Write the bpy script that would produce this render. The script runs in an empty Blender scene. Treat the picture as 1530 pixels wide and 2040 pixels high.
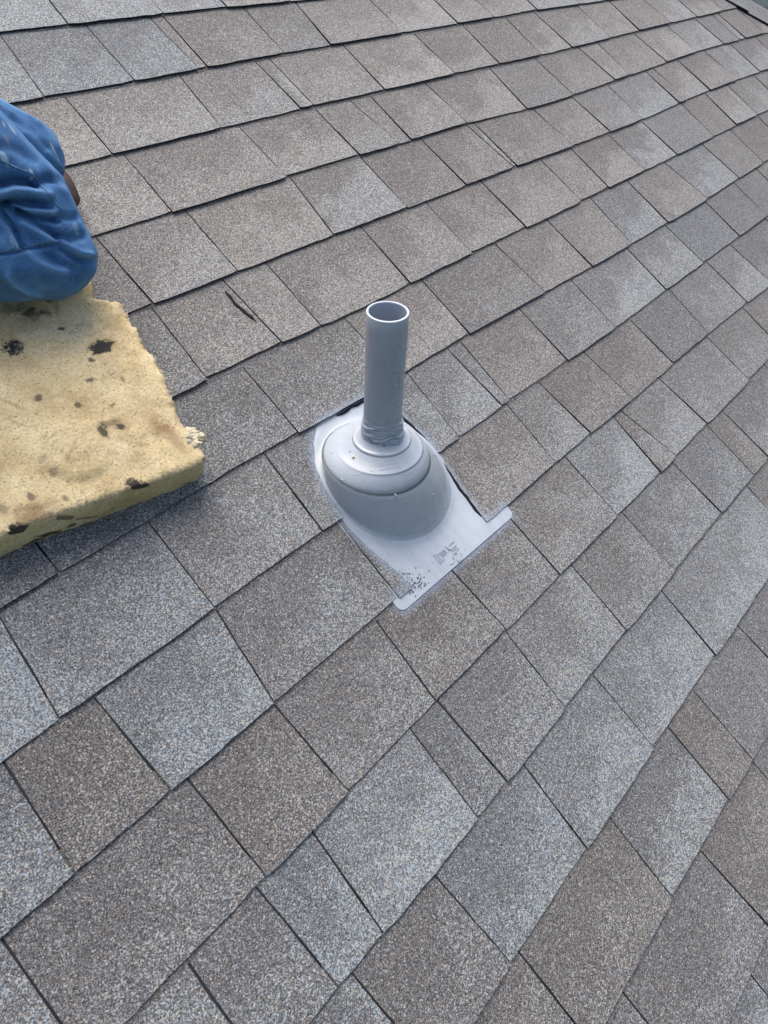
import bpy, bmesh, math, random
from mathutils import Vector, Matrix, noise
from mathutils.geometry import delaunay_2d_cdt
from mathutils.bvhtree import BVHTree

R = math.radians
PITCH = R(26.57)
CP, SP = math.cos(PITCH), math.sin(PITCH)
ORIGIN = Vector((0.0, 0.0, 4.2))
# roof frame: u along the courses, v down the slope, h out of the roof
ROOF = Matrix(((1, 0, 0, ORIGIN.x), (0, -CP, -SP, ORIGIN.y), (0, -SP, CP, ORIGIN.z), (0, 0, 0, 1)))
# measured camera pose in the roof frame (rows: right, down, forward)
CAM_M=[[0.67904263, 0.63752016, 0.36396313], [-0.49732288, 0.76419045, -0.41071024], [0.53997321, -0.09788257, -0.83597126]]
CAM_C=[-0.5305846, 1.1350427, 0.8652034]
F_PX=1351.0928
scene = bpy.context.scene
col = scene.collection

# ------------------------------------------------------------------ camera
cam_data = bpy.data.cameras.new('camera')
cam_data.sensor_fit = 'VERTICAL'; cam_data.sensor_height = 36.0; cam_data.sensor_width = 27.0
cam_data.lens = F_PX / 2040.0 * 36.0
cam_data.clip_start = 0.02; cam_data.clip_end = 400.0
cam = bpy.data.objects.new('camera', cam_data); col.objects.link(cam)
r3 = ROOF.to_3x3()
right = r3 @ Vector(CAM_M[0]); down = r3 @ Vector(CAM_M[1]); fwd = r3 @ Vector(CAM_M[2])
loc = ROOF @ Vector(CAM_C)
cm = Matrix((right, -down, -fwd)).transposed().to_4x4(); cm.translation = loc
cam.matrix_world = cm
scene.camera = cam

# ------------------------------------------------------------------ light
SUN_EL, SUN_AZ = R(66), R(20)      # high, from beyond the ridge, behind thin cloud
world = bpy.data.worlds.new('World'); scene.world = world; world.use_nodes = True
nt = world.node_tree; nt.nodes.clear()
wo = nt.nodes.new('ShaderNodeOutputWorld'); bg = nt.nodes.new('ShaderNodeBackground')
sky = nt.nodes.new('ShaderNodeTexSky'); sky.sky_type = 'NISHITA'; sky.sun_disc = False
sky.sun_elevation = SUN_EL; sky.sun_rotation = SUN_AZ
sky.air_density = 1.0; sky.dust_density = 5.0; sky.ozone_density = 1.0
nt.links.new(sky.outputs[0], bg.inputs[0]); nt.links.new(bg.outputs[0], wo.inputs[0])
bg.inputs[1].default_value = 0.10
sd = bpy.data.lights.new('sun', 'SUN'); sd.energy = 1.5; sd.angle = R(50); sd.color = (1.0, 0.975, 0.94)
sun = bpy.data.objects.new('sun', sd); col.objects.link(sun)
d = Vector((math.sin(SUN_AZ) * math.cos(SUN_EL), math.cos(SUN_AZ) * math.cos(SUN_EL), math.sin(SUN_EL)))
sun.rotation_euler = (-d).to_track_quat('-Z', 'Y').to_euler()
sun.location = (0, 0, 12)
vs = scene.view_settings
vs.view_transform = 'Standard'; vs.look = 'None'; vs.gamma = 1.0; vs.use_curve_mapping = False
vs.exposure = 1.22

# ------------------------------------------------------------------ helpers
def link(o, parent=None):
    col.objects.link(o)
    if parent is not None: o.parent = parent
    return o
def tag(o, label=None, cat=None, group=None, kind=None):
    if label: o['label'] = label
    if cat: o['category'] = cat
    if group: o['group'] = group
    if kind: o['kind'] = kind
    return o
def mesh_obj(name, verts, faces, mats, parent=None, smooth=False, fmat=None):
    me = bpy.data.meshes.new(name)
    me.from_pydata([tuple(v) for v in verts], [], faces)
    for m in (mats if isinstance(mats, (list, tuple)) else [mats]): me.materials.append(m)
    if fmat: me.polygons.foreach_set('material_index', fmat)
    if smooth: me.polygons.foreach_set('use_smooth', [True] * len(me.polygons))
    me.update()
    return link(bpy.data.objects.new(name, me), parent)
def empty(name, parent=None):
    o = bpy.data.objects.new(name, None); o.empty_display_size = 0.05
    return link(o, parent)
def on_roof(o, u=0.0, v=0.0, h=0.0):
    o.matrix_world = ROOF @ Matrix.Translation((u, v, h)); return o
def proj(p):
    q = Vector(p) - Vector(CAM_C)
    x, y, z = (Vector(r).dot(q) for r in CAM_M)
    return 765 + F_PX * x / z, 1020 + F_PX * y / z, z
def ray(x, y):
    a = (x - 765) / F_PX; b = (y - 1020) / F_PX
    return Vector(CAM_M[0]) * a + Vector(CAM_M[1]) * b + Vector(CAM_M[2])
def at(x, y, h=0.0):
    dd = ray(x, y); c = Vector(CAM_C); return c + dd * ((h - c.z) / dd.z)
def sstep(a, b, x):
    t = min(1, max(0, (x - a) / (b - a))); return t * t * (3 - 2 * t)
def lerp(a, b, t): return a + (b - a) * t
def table(tab, x):
    if x <= tab[0][0]: return tab[0][1]
    for (x0, y0), (x1, y1) in zip(tab, tab[1:]):
        if x <= x1: return y0 + (y1 - y0) * (x - x0) / (x1 - x0 + 1e-9)
    return tab[-1][1]

# node helper
class NT:
    def __init__(s, name):
        s.m = bpy.data.materials.new(name); s.m.use_nodes = True
        s.t = s.m.node_tree; s.t.nodes.clear()
        s.out = s.t.nodes.new('ShaderNodeOutputMaterial')
        s.b = s.t.nodes.new('ShaderNodeBsdfPrincipled'); s.l(s.b.outputs[0], s.out.inputs[0])
    def l(s, a, b): s.t.links.new(a, b)
    def n(s, typ, **kw):
        nd = s.t.nodes.new(typ)
        for k, v in kw.items(): setattr(nd, k, v)
        return nd
    def put(s, sock, v):
        if v is None: return
        if hasattr(v, 'links') or hasattr(v, 'is_linked'): s.l(v, sock)
        else: sock.default_value = v
    def math(s, op, a, b=None, c=None, clamp=False):
        nd = s.n('ShaderNodeMath', operation=op); nd.use_clamp = clamp
        s.put(nd.inputs[0], a); s.put(nd.inputs[1], b); s.put(nd.inputs[2], c)
        return nd.outputs[0]
    def mix(s, f, a, b, mode='MIX'):
        nd = s.n('ShaderNodeMix', data_type='RGBA', blend_type=mode)
        s.put(nd.inputs[0], f); s.put(nd.inputs[6], a); s.put(nd.inputs[7], b)
        return nd.outputs[2]
    def rng(s, v, a, b, c=0.0, dd=1.0, smooth=True):
        nd = s.n('ShaderNodeMapRange'); nd.interpolation_type = 'SMOOTHSTEP' if smooth else 'LINEAR'
        s.put(nd.inputs[0], v); nd.inputs[1].default_value = a; nd.inputs[2].default_value = b
        nd.inputs[3].default_value = c; nd.inputs[4].default_value = dd
        return nd.outputs[0]
    def noise(s, vec, scale, detail=3, rough=0.55, dist=0.0):
        nd = s.n('ShaderNodeTexNoise'); s.put(nd.inputs['Vector'], vec)
        nd.inputs['Scale'].default_value = scale; nd.inputs['Detail'].default_value = detail
        nd.inputs['Roughness'].default_value = rough; nd.inputs['Distortion'].default_value = dist
        return nd.outputs[0]
    def voro(s, vec, scale, feature='F1'):
        nd = s.n('ShaderNodeTexVoronoi', feature=feature); s.put(nd.inputs['Vector'], vec)
        nd.inputs['Scale'].default_value = scale
        return nd
    def ramp(s, v, stops, interp='LINEAR'):
        nd = s.n('ShaderNodeValToRGB'); nd.color_ramp.interpolation = interp
        cr = nd.color_ramp
        while len(cr.elements) < len(stops): cr.elements.new(0.5)
        for e_, (p, c) in zip(cr.elements, stops): e_.position = p; e_.color = (*c, 1)
        s.put(nd.inputs[0], v); return nd.outputs[0]
    def obj(s): return s.n('ShaderNodeTexCoord').outputs['Object']
    def bump(s, h, strength, dist):
        nd = s.n('ShaderNodeBump'); s.put(nd.inputs['Height'], h)
        nd.inputs['Strength'].default_value = strength; nd.inputs['Distance'].default_value = dist
        s.l(nd.outputs[0], s.b.inputs['Normal'])
    def set(s, col_=None, rough=None, spec=None, metal=None):
        s.put(s.b.inputs['Base Color'], col_ if not isinstance(col_, tuple) else (*col_, 1))
        s.put(s.b.inputs['Roughness'], rough)
        if spec is not None: s.b.inputs['Specular IOR Level'].default_value = spec
        if metal is not None: s.b.inputs['Metallic'].default_value = metal
        return s.m

# ------------------------------------------------------------------ materials
def granule_material():
    a = NT('asphalt_granules'); o = a.obj()
    at_ = a.n('ShaderNodeAttribute', attribute_name='tone')
    sep = a.n('ShaderNodeSeparateColor'); a.l(at_.outputs['Color'], sep.inputs[0])
    tone, blue, patch = sep.outputs[0], sep.outputs[1], sep.outputs[2]
    uvn = a.n('ShaderNodeUVMap', uv_map='frac'); sx = a.n('ShaderNodeSeparateXYZ'); a.l(uvn.outputs[0], sx.inputs[0])
    # blend of lighter granules that thickens towards the lower edge of a tab, with a ragged limit
    n1 = a.noise(o, 11, 3, .6); n2 = a.noise(o, 60, 3, .7)
    k = a.math('ADD', a.math('MULTIPLY', sx.outputs[1], .75), a.math('MULTIPLY', sx.outputs[0], .35))
    k = a.math('ADD', k, a.math('MULTIPLY', a.math('SUBTRACT', n1, .5), 1.5))
    k = a.math('ADD', k, a.math('MULTIPLY', a.math('SUBTRACT', n2, .5), .35))
    light = a.math('MULTIPLY', a.rng(k, .34, .84), patch)
    # soft bands running down the slope
    mp = a.n('ShaderNodeMapping'); mp.inputs['Scale'].default_value = (1, .16, 1); a.l(o, mp.inputs[0])
    band = a.math('MULTIPLY', a.math('SUBTRACT', a.noise(mp.outputs[0], 16, 2, .5), .5), .26)
    t = a.math('ADD', a.math('ADD', tone, a.math('MULTIPLY', light, .28)), band)
    big = a.math('MULTIPLY', a.math('SUBTRACT', a.noise(o, 2.3, 2), .5), .15)
    t = a.math('ADD', t, big)
    bl = a.math('ADD', blue, a.math('MULTIPLY', light, .22))
    # granules: a fine, low-contrast ground of crushed stone ...
    g = a.voro(o, 960); gs = a.n('ShaderNodeSeparateColor'); a.l(g.outputs['Color'], gs.inputs[0])
    g2 = a.voro(o, 620); g2s = a.n('ShaderNodeSeparateColor'); a.l(g2.outputs['Color'], g2s.inputs[0])
    r1 = a.math('ADD', gs.outputs[0], a.math('MULTIPLY', a.math('SUBTRACT', t, .45), .42), clamp=True)
    warm = a.ramp(r1, [(0, (.029, .026, .024)), (.25, (.068, .060, .056)), (.5, (.121, .107, .099)), (.75, (.193, .171, .155)), (1, (.31, .28, .245))])
    cool = a.ramp(r1, [(0, (.027, .028, .031)), (.25, (.060, .065, .071)), (.5, (.105, .115, .126)), (.75, (.165, .184, .200)), (1, (.275, .300, .312))])
    sel = a.rng(a.math('ADD', gs.outputs[1], a.math('MULTIPLY', a.math('SUBTRACT', bl, .5), .62)), .40, .66)
    c = a.mix(sel, warm, cool)
    # ... scattered with paler chips, thickest where the tab is blended light
    dens = a.math('SUBTRACT', 1.0, a.math('ADD', .045, a.math('ADD', a.math('MULTIPLY', light, .22), a.math('MULTIPLY', a.math('MAXIMUM', a.math('SUBTRACT', t, .42), 0.0), .40))))
    chip = a.math('GREATER_THAN', g2s.outputs[0], dens)
    chc_w = a.ramp(g2s.outputs[1], [(0, (.36, .26, .19)), (.2, (.38, .34, .28)), (.5, (.42, .41, .37)), (.75, (.30, .33, .35)), (1, (.36, .36, .34))])
    chc_c = a.ramp(g2s.outputs[1], [(0, (.42, .32, .23)), (.2, (.46, .43, .36)), (.42, (.38, .41, .41)), (.6, (.26, .34, .39)), (.8, (.25, .33, .39)), (1, (.43, .45, .45))])
    cc = a.mix(a.rng(bl, .2, .55), chc_w, chc_c)
    c = a.mix(a.math('MULTIPLY', chip, .76), c, cc)
    dk = a.math('GREATER_THAN', g2s.outputs[2], .93)
    c = a.mix(a.math('MULTIPLY', dk, .5), c, (.026, .026, .030, 1))
    # bare, rubbed spots
    wear = a.rng(a.noise(o, 26, 5, .7), .66, .78)
    c = a.mix(a.math('MULTIPLY', wear, .35), c, (.045, .043, .045, 1))
    # overspray of grey paint round the flashing
    hal = a.n('ShaderNodeAttribute', attribute_name='spray')
    hn = a.math('ADD', hal.outputs['Fac'], a.math('MULTIPLY', a.math('SUBTRACT', a.noise(o, 45, 3, .7), .5), .5))
    hk = a.math('MULTIPLY', a.rng(hn, .45, 1.15), a.rng(gs.outputs[2], .05, .8, .35, 1.0))
    hk = a.math('MULTIPLY', hk, a.math('GREATER_THAN', hal.outputs['Fac'], .01))
    c = a.mix(a.math('MULTIPLY', hk, .72), c, (.28, .36, .49, 1))
    rgh = a.rng(gs.outputs[2], 0, 1, .62, .92, False)
    a.set(c, rgh, .45)
    hgt = a.math('ADD', a.math('MULTIPLY', a.math('SUBTRACT', 1.0, g.outputs['Distance']), .6), a.math('MULTIPLY', gs.outputs[0], .8))
    a.bump(hgt, .7, .0009)
    return a.m
GRAN = granule_material()

def simple(name, c, rough=.6, spec=.4, var=.15, sc=40, bump=0, bd=.001, metal=0):
    a = NT(name); o = a.obj(); n = a.noise(o, sc, 4, .6)
    c2 = tuple(x * (1 - var) for x in c); c3 = tuple(min(1, x * (1 + var)) for x in c)
    a.set(a.ramp(n, [(.3, c2), (.7, c3)]), rough, spec, metal)
    if bump: a.bump(a.noise(o, sc * 3, 4, .6), bump, bd)
    return a.m
TAR = simple('asphalt_edge', (.013, .014, .018), .75, .4, .5, 300, .6, .0008)
BACK = simple('asphalt_backing', (.022, .023, .028), .8, .3, .6, 450, .8, .001)
SEAL_SHADE = simple('black_sealant_and_shade', (.008, .009, .012), .7, .2, .3, 200, .5, .001)  # tar in the crack, and the strips painted as shade round the flashing

def paint_material(name, c, drips):
    a = NT(name); o = a.obj()
    n = a.noise(o, 9, 3, .5); mp = a.n('ShaderNodeMapping'); mp.inputs['Scale'].default_value = (1, .2, .12); a.l(o, mp.inputs[0])
    st = a.noise(mp.outputs[0], 55, 2, .5)
    f = a.math('ADD', a.math('MULTIPLY', n, .6), a.math('MULTIPLY', st, .4))
    col_ = a.ramp(f, [(.35, tuple(x * .88 for x in c)), (.65, tuple(x * 1.06 for x in c))])
    # scuffs where the old rubber shows and specks of grit under the paint
    gr = a.voro(o, 260); gs = a.n('ShaderNodeSeparateColor'); a.l(gr.outputs['Color'], gs.inputs[0])
    grit = a.math('MULTIPLY', a.math('GREATER_THAN', gs.outputs[0], .985), a.math('LESS_THAN', gr.outputs['Distance'], .28))
    col_ = a.mix(a.math('MULTIPLY', grit, .55), col_, (.09, .10, .12, 1))
    wet = a.rng(a.noise(o, 14, 3, .55), .42, .6)
    a.set(col_, a.rng(wet, 0, 1, .34, .16, False), .5)
    if drips:
        h = a.math('ADD', a.math('MULTIPLY', a.noise(o, 70, 2, .5), .5), a.math('MULTIPLY', grit, 1.2))
        h = a.math('ADD', h, a.math('MULTIPLY', a.noise(mp.outputs[0], 30, 2, .5), .8))
        a.bump(h, drips, .0012)
    return a.m
PAINT = paint_material('grey_spray_paint', (.375, .41, .452), .26)
SHADED_PAINT = paint_material('grey_spray_paint_shaded', (.32, .355, .40), .2)  # same paint as the flashing, darkened for the pipe's shaded upright sides
PIPE_IN = simple('pipe_inside', (.36, .39, .44), .5, .4, .15, 20)
RIM = simple('pipe_rim', (.50, .54, .60), .45, .5, .12, 200, .2)

# ------------------------------------------------------------------ roof
E=0.143
LINE_DEV={0:[(50,-9),(523,-7),(663,-3),(795,1)],1:[(2,-1),(338,0),(367,-8),(869,-5),(1287,0),(1496,-5),(1905,7)],2:[(-1,-1),(61,-6),(191,-1),(294,-7),(517,-4),(732,-2),(998,-1),(1301,6),(1811,3),(2135,3),(2643,2)],3:[(-51,-7),(86,-6),(335,-7),(524,-7),(598,-2),(876,-6),(1131,9),(1319,9),(1636,2),(2092,-8),(2717,2)],4:[(-98,-3),(105,-4),(330,-4),(462,-1),(717,-2),(894,-2),(1134,4),(1497,6),(1799,-3),(2172,-5),(2450,3)],5:[(-121,2),(83,-1),(320,8),(393,-1),(586,2),(775,1),(1132,2),(1512,0),(2066,-3)],6:[(-465,4),(-393,3),(-273,7),(-219,-3),(141,4),(245,6),(421,0),(658,6),(853,10),(1038,9),(1454,10),(1685,4),(1921,1)],7:[(-550,4),(-439,6),(-265,3),(-141,5),(-33,5),(180,4),(383,4),(479,6),(702,7),(837,10),(1017,2),(1264,3),(1662,-2)],8:[(-635,6),(-561,5),(-433,3),(-376,2),(-285,5),(-237,3),(-78,3),(229,4),(367,-1),(653,2),(837,-1),(1011,2),(1212,0),(1382,6)],9:[(-594,7),(-516,6),(-414,4),(-313,5),(-279,1),(-210,1),(-104,2),(58,1),(209,-2),(398,-1),(637,0),(782,-3),(1035,-5)],10:[(-422,0),(-400,2),(-348,4),(-257,5),(-167,3),(-63,3),(50,-1),(240,-3),(416,-4),(622,-4),(769,-2)],11:[(-330,3),(-251,0),(-198,-3),(-73,-1),(126,-4),(283,-4),(356,-6),(461,-5),(587,-8)],12:[(-208,-6),(-147,-8),(-15,-8),(173,-8),(337,-3)],13:[(0,-6)]}
JOINTS={-1:[(183,174),(375,372),(521,524)],0:[(50,35),(207,206),(340,347),(370,367),(565,562),(710,695),(928,933),(1139,1141),(1287,1296),(1502,1500),(1698,1726)],1:[(69,66),(300,291),(483,487),(520,522),(733,731),(968,977),(1159,1154),(1346,1344),(1484,1497),(1711,1717),(1897,1896),(2093,2117),(2301,2315),(2515,2526)],2:[(86,83),(329,333),(523,526),(622,642),(684,682),(866,876),(1113,1105),(1311,1319),(1532,1547),(1637,1636),(1862,1880),(2088,2097),(2299,2315),(2436,2448),(2488,2496),(2659,2675)],3:[(-56,-54),(108,108),(343,327),(528,528),(714,719),(874,893),(901,905),(1131,1146),(1313,1327),(1504,1505),(1735,1743),(1786,1802),(1957,1964),(2163,2175),(2367,2370)],4:[(-59,-65),(76,83),(167,166),(398,393),(585,583),(771,775),(1002,1003),(1135,1132),(1316,1320),(1501,1508),(1760,1754)],5:[(-391,-391),(-1,-2),(221,223),(426,423),(662,673),(856,857),(1047,1036),(1226,1224),(1433,1460),(1672,1683),(1878,1875)],6:[(-469,-482),(-266,-268),(-68,-77),(247,237),(358,364),(396,388),(582,583),(772,772),(1015,1012),(1212,1217),(1448,1447)],7:[(-548,-555),(-441,-437),(-267,-283),(-45,-50),(379,371),(481,492),(641,653),(833,837),(1028,1018),(1238,1241),(1384,1400)],8:[(-634,-634),(-415,-412),(-284,-279),(-99,-108),(53,59),(210,209),(403,401),(576,567),(605,635),(768,782),(1009,1010),(1213,1210)],9:[(-521,-524),(-426,-421),(-341,-349),(-161,-167),(-104,-101),(58,50),(245,240),(418,418),(617,622),(782,781),(858,862)],10:[(-401,-395),(-258,-253),(-63,-72),(131,128),(364,356),(743,739)],11:[(-235,-237),(-10,-17),(177,173),(268,264),(449,453)],12:[(-161,-163),(73,77),(264,264)],13:[(3,2)]}
SPOTS=[(0.126,-0.047,0.6,0.9),(0.259,-0.041,0.6,0.8),(0.452,-0.028,0.6,0.7),(0.034,0.061,0.5,0.9),(0.145,0.058,0.42,1),(0.279,0.07,0.42,1),(0.461,0.075,0.3,0.1),(0.633,0.043,0.3,0.3),(0.193,0.208,0.6,0.2),(0.071,0.201,0.65,0),(0.42,0.209,0.5,0.3),(0.224,0.342,0.45,0.1),(0.03,0.374,0.6,0.1),(0.182,0.511,0.62,0.0),(0.052,0.517,0.55,0.2),(-0.048,0.476,0.25,0.3),(-0.478,0.943,0.65,1),(-0.346,0.897,0.5,0.8),(-0.493,1.072,0.1,0.1),(-0.392,1.095,0.5,0.9),(-0.157,0.941,0.5,0.4),(-0.208,1.081,0.33,0.15),(-0.255,1.21,0.35,0.35),(-0.394,1.203,0.15,0.15),(-0.495,1.193,0.2,0.3),(-0.563,1.082,0.3,0.7),(-0.242,1.356,0.68,0.9),(-0.375,1.386,0.5,1),(-0.446,1.361,0.3,0.5),(-0.162,1.478,0.45,0.95),(-0.293,1.504,0.2,0.3),(0.029,1.476,0.55,0.9),(0.226,1.492,0.62,0.9),(0.466,1.473,0.62,0.8),(0.056,1.376,0.5,0.6),(-0.094,1.354,0.4,0.5),(-0.037,1.612,0.22,0.2),(0.182,1.627,0.25,0.15),(0.088,1.73,0.25,0.2),(-0.044,1.74,0.3,0.4),(-0.231,1.635,0.25,0.2),(0.122,0.772,0.3,0.4),(-0.083,0.787,0.3,0.45),(0.479,1.093,0.5,0.4),(0.558,1.059,0.3,0),(0.223,1.083,0.45,0.2),(0.567,1.219,0.65,0.8),(0.759,1.306,0.35,0.7),(0.531,1.336,0.4,0.6),(0.307,1.192,0.42,0.3),(0.278,1.318,0.4,0.4),(0.001,1.22,0.33,0.2),(0.165,1.186,0.35,0.3),(-0.131,1.022,0.4,0.5),(0.323,0.826,0.55,0.1),(0.072,0.907,0.5,0.6),(0.561,0.459,0.3,0),(0.824,0.477,0.35,0),(0.322,0.628,0.5,0.1),(0.53,0.617,0.5,0.1),(0.782,0.635,0.5,0.1),(0.781,0.785,0.45,0.1),(0.164,0.656,0.65,0.1),(0.057,0.63,0.5,0.1),(-0.067,0.655,0.35,0.3)]
OPEN_L=[(0.0376, 0.8606), (0.011, 0.8794), (-0.0166, 0.9154), (-0.0304, 0.9613), (-0.038, 1.0148), (-0.0337, 1.0707), (-0.0214, 1.1272), (-0.0216, 1.1413)]
OPEN_R=[(0.1696, 0.8635), (0.1761, 0.8894), (0.176, 0.9261), (0.1818, 0.9681), (0.1801, 1.0046), (0.1715, 1.0679), (0.1644, 1.1436)]
rnd = random.Random(7)
def ldev(k, u):
    if k in LINE_DEV: base = sum(table(LINE_DEV[k], u * 1000 + q) * w for q, w in ((-160, .1), (-80, .22), (0, .36), (80, .22), (160, .1))) / 1000
    else: base = 0.004 * noise.noise(Vector((u * 1.3, k * 7.7, 2)))
    return base
def vline(k, u):
    """position of course line k, with the waviness measured in the photo"""
    return k * E + ldev(k, u)
HIP0, HIPD = Vector((2.62, 0.236)), Vector((0.80, 1.0)).normalized()
def hip_u(v): return HIP0.x + (v - HIP0.y) * HIPD.x / HIPD.y + 0.045
def open_bounds(v):
    if OPEN_L[0][1] - .012 < v < OPEN_L[-1][1] + .02:
        return (table([(b, a) for a, b in OPEN_L], v), table([(b, a) for a, b in OPEN_R], v))
    return None
def spray_amt(u, v):
    # distance to the visible outline of the painted flashing
    best = 9
    for a, b in OPEN_L + OPEN_R: pass
    pts = SPRAY
    for (a, b), (c, dd) in pts:
        ab = Vector((c - a, dd - b)); ap = Vector((u - a, v - b))
        t = max(0, min(1, ap.dot(ab) / (ab.length_squared + 1e-9)))
        best = min(best, (ap - ab * t).length)
    return max(0.0, 1 - best / .024)
FL_L, FL_R, FL_B = -.0605, .2205, 1.1665
_o = OPEN_L
SPRAY = [(OPEN_L[i], OPEN_L[i + 1]) for i in range(len(OPEN_L) - 1)] + [(OPEN_R[i], OPEN_R[i + 1]) for i in range(len(OPEN_R) - 1)]
SPRAY += [((FL_L, FL_B), (FL_R, FL_B)), ((FL_R, FL_B), (FL_R, 1.146)), (OPEN_L[-1], (FL_L, 1.144)), (OPEN_R[-1], (FL_R, 1.144)), (OPEN_L[0], OPEN_R[0])]

def wob(a, b, c, amp): return amp * 1.0 * noise.noise(Vector((a, b, c)))
def piece(k, j0, j1, seed, raised, tone, blue, patch, acc=None, nrow=7, fine=True):
    """one tab of course k (between lines k and k+1) from joint j0 to joint j1 (u at top, u at bottom)"""
    ua, ub = j0, j1
    g0, g1 = rnd.uniform(.0009, .0015) + max(0, (ua[0] - .2)) * .0009, rnd.uniform(.0009, .0015) + max(0, (ua[0] - .2)) * .0009
    W = (ua[0] + ub[0]) / 2 * 0
    wid = (ub[1] - ua[1])
    ncol = max(2, int(wid / .022)) if fine else 2
    top_ext = .025
    rows = []
    vs_ = [-top_ext] + [E * i / nrow for i in range(nrow + 1)]
    jr = rnd.uniform(-.0022, .0022)
    zb = (0.0019 if k < 6 else 0.0011) + (0.0014 if raised else 0) + rnd.uniform(-.0003, .0005)
    verts, uvs, spray = [], [], []
    n_r = len(vs_)
    def line_side(sgn, x, yy):
        return wob(x * 3 + seed, yy * 28, sgn, .0011)
    for ri, w in enumerate(vs_):
        f = w / E
        ul = lerp(ua[0], ua[1], f) + g0 + line_side(1, ua[0], w)
        ur = lerp(ub[0], ub[1], f) - g1 + line_side(2, ub[0], w)
        vv = k * E + w
        ob = open_bounds(vv + ldev(k, ul)) if k in (6, 7) else None
        cut = False
        if ob:
            ol, orr = ob[0] + wob(vv * 60, 3, seed, .0022), ob[1] + wob(vv * 60, 9, seed, .0010)
            mid = (lerp(ua[0], ua[1], f) + lerp(ub[0], ub[1], f)) / 2
            if part_side == 'L' : ur = min(ur, ol)
            elif part_side == 'R': ul = max(ul, orr)
        row = []
        for ci in range(ncol + 1):
            t = ci / ncol
            u = lerp(ul, ur, t)
            v0 = vline(k, u); v1 = vline(k + 1, u)
            if f <= 0: v = v0 + w
            else: v = lerp(v0, v1, f)
            if ri == n_r - 1: v += jr + wob(u * 55, k * 3.1, seed * 1.7, .0016) + (0.001 if raised else 0)
            h = .0010 + (zb + .0028 - .0010) * max(0, min(1, f)) ** 1.15
            if f < 0: h = .0006
            h += wob(u * 8, v * 8, seed, .0008) * max(0, f)
            if ri == n_r - 1 and ci in (0, ncol): v -= .0012
            hip = hip_u(v)
            if u > hip: u = hip
            verts.append((u, v, h)); uvs.append((t, max(0, f)))
            spray.append(spray_amt(u, v) if 5 <= k <= 8 and -.2 < u < .32 else 0.0)
            row.append(len(verts) - 1)
        rows.append(row)
    faces, fm = [], []
    for r0, r1 in zip(rows, rows[1:]):
        for i in range(ncol):
            faces.append((r0[i], r1[i], r1[i + 1], r0[i + 1])); fm.append(0)
    # skirt: lower edge and both sides go down through the thickness
    edge = [r[0] for r in rows] + rows[-1][1:] + [r[-1] for r in rows[-2::-1]]
    low = []
    for i in edge:
        x, y, z = verts[i]
        verts.append((x, y - .0006, max(z - .0034, -.001))); uvs.append(uvs[i]); spray.append(0.0); low.append(len(verts) - 1)
    for i in range(len(edge) - 1):
        faces.append((edge[i], low[i], low[i + 1], edge[i + 1])); fm.append(1)
    data = dict(verts=verts, faces=faces, fm=fm, uvs=uvs, spray=spray, tone=(tone, blue, patch))
    if acc is not None: acc.append(data); return None
    return build_tab([data], 'shingle')

def set_attrs(me, tones, spray=None, uvs=None):
    n = len(me.vertices)
    me.uv_layers.new(name='frac'); me.attributes.new('tone', 'FLOAT_COLOR', 'POINT'); me.attributes.new('spray', 'FLOAT', 'POINT')
    me.attributes['tone'].data.foreach_set('color', [x for t in tones for x in (*t, 1)])
    me.attributes['spray'].data.foreach_set('value', spray or [0.0] * n)
    vi = [0] * len(me.loops); me.loops.foreach_get('vertex_index', vi)
    uvs = uvs or [(0, 0)] * n
    me.uv_layers['frac'].data.foreach_set('uv', [x for i in vi for x in uvs[i]])
def build_tab(datas, name):
    verts, faces, fm, uvs, spray, tones = [], [], [], [], [], []
    for q in datas:
        o = len(verts)
        verts += q['verts']; faces += [tuple(i + o for i in f) for f in q['faces']]; fm += q['fm']
        uvs += q['uvs']; spray += q['spray']; tones += [q['tone']] * len(q['verts'])
    ob = mesh_obj(name, verts, faces, [GRAN, TAR], roof, fmat=fm)
    me = ob.data
    set_attrs(me, tones, spray, uvs)
    return ob

VT, VB, UL = -1.9, 3.0, -3.2          # extent of the roof plane
deck_u = [(UL, VT), (UL, VB), (hip_u(VB), VB), (hip_u(VT), VT)]
v_ = [(a, b, -.001) for a, b in deck_u] + [(a, b, -.03) for a, b in deck_u]
roof = mesh_obj('roof', v_, [(0, 1, 2, 3), (0, 4, 5, 1), (1, 5, 6, 2), (2, 6, 7, 3), (3, 7, 4, 0), (7, 6, 5, 4)], BACK)
tag(roof, kind='structure'); roof.matrix_world = ROOF

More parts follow.
